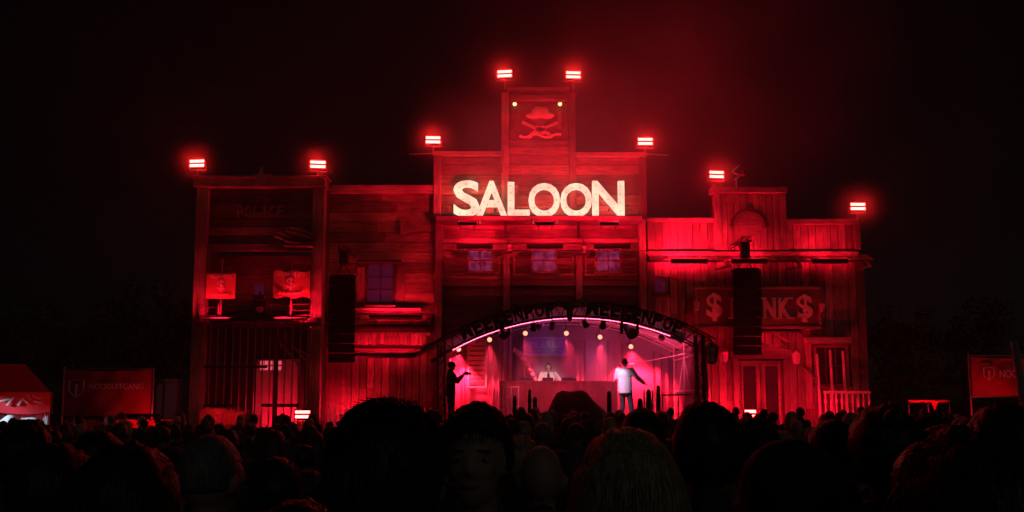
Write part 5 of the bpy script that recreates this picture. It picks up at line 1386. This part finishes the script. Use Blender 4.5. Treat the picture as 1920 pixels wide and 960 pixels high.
near(1205, 768, 3.4, 'dark head just right of the blond hair, higher up', R(10), voxel=.015, style='short', seed=30)
near(1742, 776, 4.0, 'bearded dark head below the small red pennant tent', R(-30), voxel=.015, style='short', seed=31, hat='cap')
near(318, 842, 2.9, 'beanie-topped head between the exit banner and the police bars', R(4), voxel=.015, style='short', seed=32, hat='beanie')

# ---- the packed crowd
protos = []
for i, (kw, st) in enumerate((({}, dict(style='short')), (dict(el_l=(-.27, .02, 1.17), wr_l=(-.2, .24, 1.12), el_r=(.27, .02, 1.17), wr_r=(.18, .24, 1.14)), dict(style='medium', hair='hair_brown')),
                              ({}, dict(style='long', hair='hair_brown')), ({}, dict(style='bald', skin='skin')), ({}, dict(style='short', hat='cap')), ({}, dict(style='medium', hat='bun', hair='hair_blond')), ({}, dict(style='short', hat='beanie')),
                              (dict(el_r=(.30, .05, 1.60), wr_r=(.24, .10, 1.84)), dict(style='short')), ({}, dict(style='long', hair='hair_blond')), ({}, dict(style='crop', hair='hair_grey')), ({}, dict(style='short', hat='cowboy')))):
    protos.append(make_person('person', '', kw, voxel=.022, seed=40 + i, **st))
used = set(); rnd = random.Random(5); occupied = []
Yc = 3.9; rows = 0; total = 0
weights = [5, 4, 4, 1.2, 2, 2, 1.5, .5, 2, 1.5, 1.0]
while Yc < 19.6:
    hwid = .70 * Yc + .4; x = -hwid + rnd.uniform(0, .4)
    step = .50 + Yc * .014
    while x < hwid:
        px_ = x + rnd.gauss(0, .06); py_ = Yc + rnd.uniform(-.25, .25)
        pxl = 960 + F * px_ / py_
        i = rnd.choices(range(len(protos)), weights)[0]
        if pxl > 880 and pxl < 1300 and py_ > 15 and i == 7: i = 0
        lim = 1.66 if pxl < 800 else 1.79
        H = min(lim, max(1.50, rnd.gauss(1.59 if pxl < 800 else 1.70, .06)))
        if pxl < 150: H = min(H, 1.58)
        if i == 7: H = min(H, 1.60)
        if i in (6, 10, 5): H -= .06
        place_it = not (py_ < 6 and rnd.random() < .12)
        if place_it:
            if pxl < 640: g_, lb = 'packed spectators left of the stage', 'dark spectator in the packed crowd left of the stage'
            elif pxl < 1330: g_, lb = 'packed spectators before the stage', 'dark spectator in the packed crowd straight before the stage'
            else: g_, lb = 'packed spectators right of the stage', 'dark spectator in the packed crowd right of the stage'
            if i not in used: used.add(i); t = protos[i]; t['label'] = lb; t['group'] = g_
            else: t = copy_person(protos[i], lb, g_)
            place(t, px_, py_, 0, rnd.gauss(0, .35), H / 1.77); total += 1
        x += step * rnd.uniform(.85, 1.25)
    Yc += .62 + Yc * .075
print('crowd', total)
for i, p_ in enumerate(protos):
    if i not in used:
        for ch in list(p_.children):
            for g_ in list(ch.children): bpy.data.objects.remove(g_)
            bpy.data.objects.remove(ch)
        bpy.data.objects.remove(p_)

# ================================================================== LEFT AND RIGHT OF THE SET
def exit_banner(px0, px1, py0, py1, Y, label, dy=0, cut=None, txt='NOODUITGANG', slope=0):
    x0, x1 = X(px0, (py0 + py1) / 2, Y), X(px1, (py0 + py1) / 2, Y); z0, z1 = Z(py1, Y), Z(py0, Y); w = x1 - x0
    t = thing('exit_banner', label, 'banner', ((x0 + x1) / 2, Y, 0), 'red emergency exit banners')
    m = MB(); N, M = 26, 12
    for s_ in (0, .012):
        for i in range(N + 1):
            for j in range(M + 1):
                a, b = i / N, j / M
                ed = 4 * a * (1 - a)
                m.v.append((x0 + w * a, Y + s_ + dy * a + .07 * ed * math.sin(a * 9 + b * 5) * (1 - b * .5) + .03 * math.sin(a * 22 - b * 9) * ed, z0 + (z1 - z0) * b - .05 * ed * (1 if j == M else 0) - slope * a * w))
    for i in range(N):
        for j in range(M):
            q = i * (M + 1) + j; L = (N + 1) * (M + 1); m.f += [(q, q + M + 1, q + M + 2, q + 1), (L + q, L + q + 1, L + q + M + 2, L + q + M + 1)]
    m.build('cloth', 'banner_red', t, smooth=True)
    mm = MB()
    mm.tube((x0 - .04, Y + .03, 0), (x0 - .04, Y + .03, z1 + .1), .03); mm.tube((x1 + .04, Y + .03 + dy, 0), (x1 + .04, Y + .03 + dy, z1 + .05), .03)
    mm.tube((x0 - .04, Y + .03, z1 + .03), (x1 + .04, Y + .03 + dy, z1 + .03 - slope * w), .025); mm.tube((x0 - .04, Y + .03, z0 - .03), (x1 + .04, Y + .03 + dy, z0 - .03 - slope * w), .025)
    mm.build('pole_frame', 'steel', t)
    return t, x0, x1, z0, z1
YE = 22.0
t, x0, x1, z0, z1 = exit_banner(120, 283, 693, 778, YE, 'red cloth banner with a door-and-arrow mark and NOODUITGANG, left of the police station')
w, h = x1 - x0, z1 - z0
def door_mark(t, cx, cz, s, Y):
    m = MB()
    for a, b in (((-.5, .25), (-.5, 1)), ((-.5, 1), (.5, 1)), ((.5, 1), (.5, .25)), ((-.5, .25), (0, -.25)), ((.5, .25), (0, -.25))):
        m.bar((cx + a[0] * s, Y, cz + a[1] * s), (cx + b[0] * s, Y, cz + b[1] * s), .10 * s, .012)
    m.bar((cx, Y, cz + .7 * s), (cx, Y, cz - .1 * s), .14 * s, .012)
    m.build('door_mark', 'banner_white', t)
door_mark(t, x0 + w * .17, z0 + h * .45, .42, YE - .13)
text('NOODUITGANG', 'lettering', 'banner_white', t, x0 + w * .32, x0 + w * .93, z0 + h * .56, z0 + h * .69, YE - .13, .01, .0)
t, x0, x1, z0, z1 = exit_banner(1822, 1990, 669, 742, YE, 'red cloth banner with a door-and-arrow mark and NOOD at the right edge', slope=0)
w, h = x1 - x0, z1 - z0
door_mark(t, X(1849, 700, YE), z0 + h * .45, .30, YE - .13)
text('NOODUITGANG', 'lettering', 'banner_white', t, X(1869, 700, YE), X(1990, 700, YE) - .2, z0 + h * .46, z0 + h * .66, YE - .13, .01, .01)
# barrier / red skirt under the left banner
Y = 21.6; x0, x1 = X(122, 800, Y), X(345, 800, Y)
t = thing('crowd_barrier', 'red cloth-covered crowd barrier under the left exit banner', 'barrier', ((x0 + x1) / 2, Y, 0))
m = MB(); N = 50
for k in range(N + 1):
    xx = x0 + (x1 - x0) * k / N; yy = Y + .04 * math.sin(k * 1.1) + .02 * math.sin(k * 2.7)
    m.v += [(xx, yy, .1), (xx, yy, Z(787, Y)), (xx, yy + .02, .1), (xx, yy + .02, Z(787, Y))]
for k in range(N):
    q = 4 * k; m.f += [(q, q + 4, q + 5, q + 1), (q + 2, q + 3, q + 7, q + 6), (q + 1, q + 5, q + 7, q + 3)]
m.build('cloth', 'tent_red', t, smooth=True)
m = MB().tube((x0, Y + .06, Z(788, Y)), (x1, Y + .06, Z(788, Y)), .025)
for k in range(5): xx = x0 + (x1 - x0) * k / 4; m.tube((xx, Y + .06, 0), (xx, Y + .06, Z(788, Y)), .025)
m.build('tube_frame', 'steel', t)
wash(262, 778, 21.2, 1.2, 'wash light hung low between the left exit banner and its barrier', 'wash_soft', (0, .9, .35), d=.06, h=.08)
# toilet cabins
for px0, px1, lb, mt in ((291, 306, 'dark blue portable cabin right of the exit banner', 'toilet_blue'), (307, 330, 'grey portable cabin beside the blue one, right of the exit banner', 'toilet_door')):
    Y = 25.5; x0, x1 = X(px0, 750, Y), X(px1, 750, Y); zt = Z(716, Y); t = thing('portable_cabin', lb, 'cabin', ((x0 + x1) / 2, Y, 0), 'portable cabins')
    b = MB().box(x0, x1, Y, Y + 1.1, .1, zt).build('shell', mt, t); bevel(b, .03)
    MB().box(x0 - .03, x1 + .03, Y - .04, Y + 1.14, zt + .002, zt + .10).build('roof', mt, t)
    d_ = MB().box(x0 + .05, x1 - .05, Y - .02, Y - .002, .2, zt - .1).build('door', 'toilet_door', t)
    MB().box(x1 - .14, x1 - .09, Y - .05, Y - .021, 1.1, 1.25).build('handle', 'black_plastic', d_)
    MB().box(x0, x1, Y, Y + 1.1, 0, .098).build('skid', 'black_metal', t)
# tent at the far left
Y = 17.0
def tpt(px, py, Y): return PT(px, py, Y)
dep = 2.6; ze = Z(736, Y); za = Z(683, Y + 1.0); va = math.atan2(866, 1400)
uu = Vector((math.cos(va), math.sin(va), 0)); vv = Vector((-math.sin(va), math.cos(va), 0))
B = Vector((X(94, 770, Y), Y, ze)); A = B - uu * 5; C_ = B + vv * dep; D = A + vv * dep
ten = thing('festival_tent', 'red-roofed festival tent with lit white side walls at the left edge', 'tent', ((A.x + C_.x) / 2, (A.y + C_.y) / 2, 0))
ridge1 = Vector((X(47, 683, Y + 1.0), Y + 1.0, za)); ridge0 = ridge1 - uu * 2.6
m = MB()
def patch(p, q, r_, s_, n=8, sag=.06):
    b0 = len(m.v)
    for i in range(n + 1):
        for j in range(n + 1):
            a, b = i / n, j / n; e = p.lerp(q, a).lerp(s_.lerp(r_, a), b); e.z -= sag * math.sin(math.pi * a) * math.sin(math.pi * b); m.v.append(tuple(e))
    for i in range(n):
        for j in range(n): k = b0 + i * (n + 1) + j; m.f.append((k, k + n + 1, k + n + 2, k + 1))
patch(A, B, ridge1, ridge0); patch(B, C_, ridge1, ridge1); patch(C_, D, ridge0, ridge1); patch(D, A, ridge0, ridge0)
rf = m.build('roof', 'tent_red', ten)
sl_ = rf.modifiers.new('thick', 'SOLIDIFY'); sl_.thickness = .015
m = MB(); N = 36
for (p, q) in ((A, B), (B, C_)):
    b0 = len(m.v)
    for k in range(N + 1):
        e = p.lerp(q, k / N); lo = Z(772, Y) - .05 * abs(math.sin(k / N * math.pi * 5)); off = -.03 + .012 * math.sin(k * .9)
        o_ = (vv * off if p is A else uu * -off); m.v += [tuple(e + o_), (e.x + o_.x, e.y + o_.y, lo)]
    for k in range(N): m.f.append((b0 + 2 * k, b0 + 2 * k + 1, b0 + 2 * k + 3, b0 + 2 * k + 2))
m.build('valance', 'tent_red', ten, smooth=True)
# illegible swirls of the valance print
m = MB(); r2 = random.Random(3); px = 4
for (a, b) in (((2, 752), (20, 748)), ((14, 760), (26, 745)), ((34, 760), (44, 744)), ((40, 746), (52, 756)), ((50, 740), (57, 750)), ((60, 741), (70, 747)), ((70, 747), (77, 745)), ((62, 752), (80, 756))):
    def on(q):
        k_ = (94 - q[0]) / 1400 * Y * 1.0; e = B - uu * k_ * .85 - vv * .06; return Vector((e.x, e.y, Z(q[1], e.y)))
    m.bar(on(a), on(b), .025, .035)
m.build('printed_swirl', 'banner_white', ten)
m = MB(); N = 60
for k in range(N + 1):
    e = A.lerp(B, k / N) + vv * (.06 + .03 * math.sin(k * 1.2)); m.v += [(e.x, e.y, .02), (e.x, e.y, Z(768, e.y) + .05)]
for k in range(N): m.f.append((2 * k, 2 * k + 2, 2 * k + 3, 2 * k + 1))
b0 = len(m.v)
for k in range(31):
    e = B.lerp(C_, k / 30) - uu * (.05 + .02 * math.sin(k * 1.1)); m.v += [(e.x, e.y, .02), (e.x, e.y, ze)]
for k in range(30): m.f.append((b0 + 2 * k, b0 + 2 * k + 2, b0 + 2 * k + 3, b0 + 2 * k + 1))
wl = m.build('side_wall', 'tent_white', ten, smooth=True)
m = MB()
ctr = (A + C_) / 2
for q in (A, B, C_, D): q = q.lerp(ctr, .04); m.tube((q.x, q.y, 0), (q.x, q.y, ze), .03)
m.build('pole', 'steel', ten)
# added cold lamp outside the frame, put in to light the white wall
lc = Vector((B.x - 2.2, B.y - 2.2, 2.3)); t = thing('tent_fill', 'added unseen cold lamp lighting the white tent wall', 'lamp', tuple(lc))
MB().box(lc.x - .15, lc.x + .15, lc.y - .05, lc.y + .05, lc.z, lc.z + .15).build('housing', 'black_metal', t); MB().tube((lc.x, lc.y, 0), (lc.x, lc.y, lc.z), .03).build('pole', 'steel', t)
l = bpy.data.lights.new('lamp', 'SPOT'); l.energy = 700; l.color = (.62, .86, 1); l.spot_size = R(50); l.spot_blend = .5; lo = bpy.data.objects.new('lamp', l); col.objects.link(lo); lo.parent = t; lo.location = (0, .07, .05)
lo.rotation_euler = (B - uu * 1.0 + Vector((0, 0, -ze + .95)) - lc).to_track_quat('-Z', 'Y').to_euler()
# added red wash low before the tent, put in to brighten it
wash(60, 800, 15.6, 1.0, 'added unseen wash light before the festival tent', 'wash_dim', (0, .6, 1))
wash(1895, 790, 20.8, 1.2, 'wash light on the grass below the right exit banner', 'wash_soft', (0, .6, 1))
# small pennant tent, right
Y = 30; c = PT(1740, 749, Y)
t = thing('pennant_tent', 'small distant red stall roof with a bright hanging pennant, right of the bank', 'stall', (c.x, Y, 0))
x0, x1 = X(1703, 750, Y), X(1780, 750, Y); z = Z(750, Y)
m = MB().add([(x0, Y, z), (x1, Y, z), (x1 - .1, Y + 1.6, z + .0), (x0 + .1, Y + 1.6, z), ((x0 + x1) / 2, Y + .8, z + .12), (x0, Y, z - .10), (x1, Y, z - .10)], [(0, 1, 4), (1, 2, 4), (2, 3, 4), (3, 0, 4), (0, 5, 6, 1)]); m.build('roof', 'tent_red', t)
m = MB()
for xx in (x0, x1): m.tube((xx, Y, 0), (xx, Y, z), .03); m.tube((xx, Y + 1.55, 0), (xx, Y + 1.55, z), .03)
m.build('pole', 'steel', t)
MB().prism([(X(1746, 760, Y - .1), Z(751, Y - .1)), (X(1752, 768, Y - .1), Z(770, Y - .1)), (X(1762, 760, Y - .1), Z(751, Y - .1))], Y - .12, Y - .1).build('pennant', 'strip_dim' if 0 else 'tent_red', t)
wash(1752, 778, Y - .9, .7, 'small light under the distant pennant', 'wash_lens', (0, .8, 1))
# leaning pole at right
tag(MB().tube(PT(1902, 640, 15), PT(1926, 760, 15) + Vector((.1, 0, -1.6)), .07, .08, 12).build('leaning_pole', 'toilet_door'), 'grey leaning pole crossing the right end of the exit banner', 'pole')
# trees behind, barely visible
def tree(x, y, h, r_, label, seed):
    rnd = random.Random(seed); t = thing('tree', label, 'tree', (x, y, 0), 'dark trees behind the set')
    m = MB(); pr = Vector((x, y, 0)); rr = .22
    tips = []
    for k in range(5):
        q = pr + Vector((rnd.gauss(0, .15), rnd.gauss(0, .15), h * .13)); m.tube(pr, q, rr, rr * .85, 8); pr = q; rr *= .85
        if k > 1:
            for _ in range(3):
                d = Vector((rnd.gauss(0, 1), rnd.gauss(0, 1), .8)).normalized(); e = q + d * r_ * rnd.uniform(.5, .9); m.tube(q, e, rr * .5, .03, 6); tips.append(e)
    tips.append(pr + Vector((0, 0, h * .2)))
    m.build('trunk', 'bark', t)
    f = MB()
    for e in tips:
        for _ in range(5):
            c = e + Vector((rnd.gauss(0, r_ * .28), rnd.gauss(0, r_ * .28), rnd.gauss(0, r_ * .25))); cr = rnd.uniform(.35, .8)
            for _ in range(48):
                d = Vector((rnd.gauss(0, 1), rnd.gauss(0, 1), rnd.gauss(0, 1))).normalized(); p_ = c + d * cr * rnd.uniform(.5, 1); u = Vector((rnd.gauss(0, 1), rnd.gauss(0, 1), rnd.gauss(0, 1))).normalized() * .13; w_ = d.cross(u).normalized() * .07
                b = len(f.v); f.v += [tuple(p_ - u), tuple(p_ + w_), tuple(p_ + u), tuple(p_ - w_)]; f.f.append((b, b + 1, b + 2, b + 3))
    f.build('crown', 'tree_leaf', t)
for i, (px, Y, h, r_, lb) in enumerate(((335, 31, 6.0, 1.7, 'bushy dark tree right behind the left edge of the police station'), (255, 33, 6.8, 2.0, 'dim tree rising above the portable cabins'), (170, 36, 6.2, 2.1, 'dim tree behind the left exit banner'), (60, 38, 7.0, 2.3, 'dim tree behind the festival tent'),
                               (1690, 38, 6.5, 2.0, 'dim tree right behind the bank corner'), (1810, 40, 7.2, 2.4, 'dim tree behind the right exit banner'))):
    tree(X(px, 700, Y), Y, h, r_, lb, i + 60)

# ================================================================== HAZE
m = MB().box(-62, 62, -4, 72, -1, 26)
hz = m.build('haze', None); hz['kind'] = 'stuff'
hm = bpy.data.materials.new('haze'); hm.use_nodes = True; hn = hm.node_tree; hn.nodes.remove(hn.nodes['Principled BSDF'])
pv = hn.nodes.new('ShaderNodeVolumePrincipled'); pv.inputs['Color'].default_value = (.9, .9, .9, 1); pv.inputs['Density'].default_value = .0022; pv.inputs['Anisotropy'].default_value = .5
hn.links.new(pv.outputs[0], hn.nodes['Material Output'].inputs['Volume']); hz.data.materials.append(hm); MATS['haze'] = hm

# ------------------------------------------------------------------ smoke: drifting plume, added puffs standing in for lens bloom round the floodlights, fog on the stage
def smokemat(name, dens, nscale, lo, hi, power, g=.3):
    m = bpy.data.materials.new(name); m.use_nodes = True; n = m.node_tree; n.nodes.remove(n.nodes['Principled BSDF'])
    pv = n.nodes.new('ShaderNodeVolumePrincipled'); pv.inputs['Color'].default_value = (.9, .9, .9, 1); pv.inputs['Anisotropy'].default_value = g
    tc = n.nodes.new('ShaderNodeTexCoord'); ln = n.nodes.new('ShaderNodeVectorMath'); ln.operation = 'LENGTH'; n.links.new(tc.outputs['Object'], ln.inputs[0])
    f = n.nodes.new('ShaderNodeMath'); f.operation = 'SUBTRACT'; f.use_clamp = True; f.inputs[0].default_value = 1; n.links.new(ln.outputs['Value'], f.inputs[1])
    pw = n.nodes.new('ShaderNodeMath'); pw.operation = 'POWER'; pw.inputs[1].default_value = power; n.links.new(f.outputs[0], pw.inputs[0])
    d = n.nodes.new('ShaderNodeMath'); d.operation = 'MULTIPLY'; d.inputs[1].default_value = dens; n.links.new(pw.outputs[0], d.inputs[0]); out = d
    if nscale:
        nz = n.nodes.new('ShaderNodeTexNoise'); nz.inputs['Scale'].default_value = nscale; nz.inputs['Detail'].default_value = 2; n.links.new(tc.outputs['Object'], nz.inputs['Vector'])
        mr = n.nodes.new('ShaderNodeMapRange'); mr.inputs[1].default_value = lo; mr.inputs[2].default_value = hi; n.links.new(nz.outputs[0], mr.inputs[0])
        x = n.nodes.new('ShaderNodeMath'); x.operation = 'MULTIPLY'; n.links.new(d.outputs[0], x.inputs[0]); n.links.new(mr.outputs[0], x.inputs[1]); out = x
    n.links.new(out.outputs[0], pv.inputs['Density']); n.links.new(pv.outputs[0], n.nodes['Material Output'].inputs['Volume']); MATS[name] = m
smokemat('plume_smoke', .20, 1.6, .36, .66, 1.3); smokemat('bloom_puff', .5, 0, 0, 1, 3.2, .2)
sph = MB().ball((0, 0, 0), 1, 16, 10).mesh('smoke')
def smoke(c, r_, mat, rot=0, name='smoke'):
    me = sph.copy(); o = link(name, me, mat); o.location = c; o.scale = r_; o.rotation_euler = (0, rot, 0); o['kind'] = 'stuff'
smoke(PT(1250, 120, 23.4), (8.5, 2.6, 6.5), 'plume_smoke', -.3)
smoke(PT(980, 230, 23.8), (4.0, 1.8, 3.6), 'plume_smoke', .2)
for px, py in ((946, 138), (1075, 140), (812, 262), (1210, 265), (1344, 327)): smoke(PT(px, py, 25.5), (1.5, 1.2, 1.4), 'bloom_puff', name='bloom_puff')
for px, py in ((369, 306), (596, 308), (1609, 387)): smoke(PT(px, py, 25.1), (1.4, 1.1, 1.2), 'bloom_puff', name='bloom_puff')
fm = bpy.data.materials.new('stage_fog'); fm.use_nodes = True; fn = fm.node_tree; fn.nodes.remove(fn.nodes['Principled BSDF'])
pv = fn.nodes.new('ShaderNodeVolumePrincipled'); pv.inputs['Color'].default_value = (.92, .9, .92, 1); pv.inputs['Density'].default_value = .075; pv.inputs['Anisotropy'].default_value = .3
fn.links.new(pv.outputs[0], fn.nodes['Material Output'].inputs['Volume']); MATS['stage_fog'] = fm
N = 24; pts = [(sl + .06, SZ + .02), (sr_ - .12, SZ + .02)]
aa0, aa1 = math.acos(min(1, (sr_ - .12 - ocx) / (OR - .35))), math.acos(max(-1, (sl + .06 - ocx) / (OR - .35)))
pts += [(ocx + (OR - .35) * math.cos(aa0 + (aa1 - aa0) * k / N), ocz + (OR - .35) * math.sin(aa0 + (aa1 - aa0) * k / N)) for k in range(N + 1)]
o = MB().prism(pts, Y0 + .95, Y1 - .12).build('stage_fog', 'stage_fog'); o['kind'] = 'stuff'
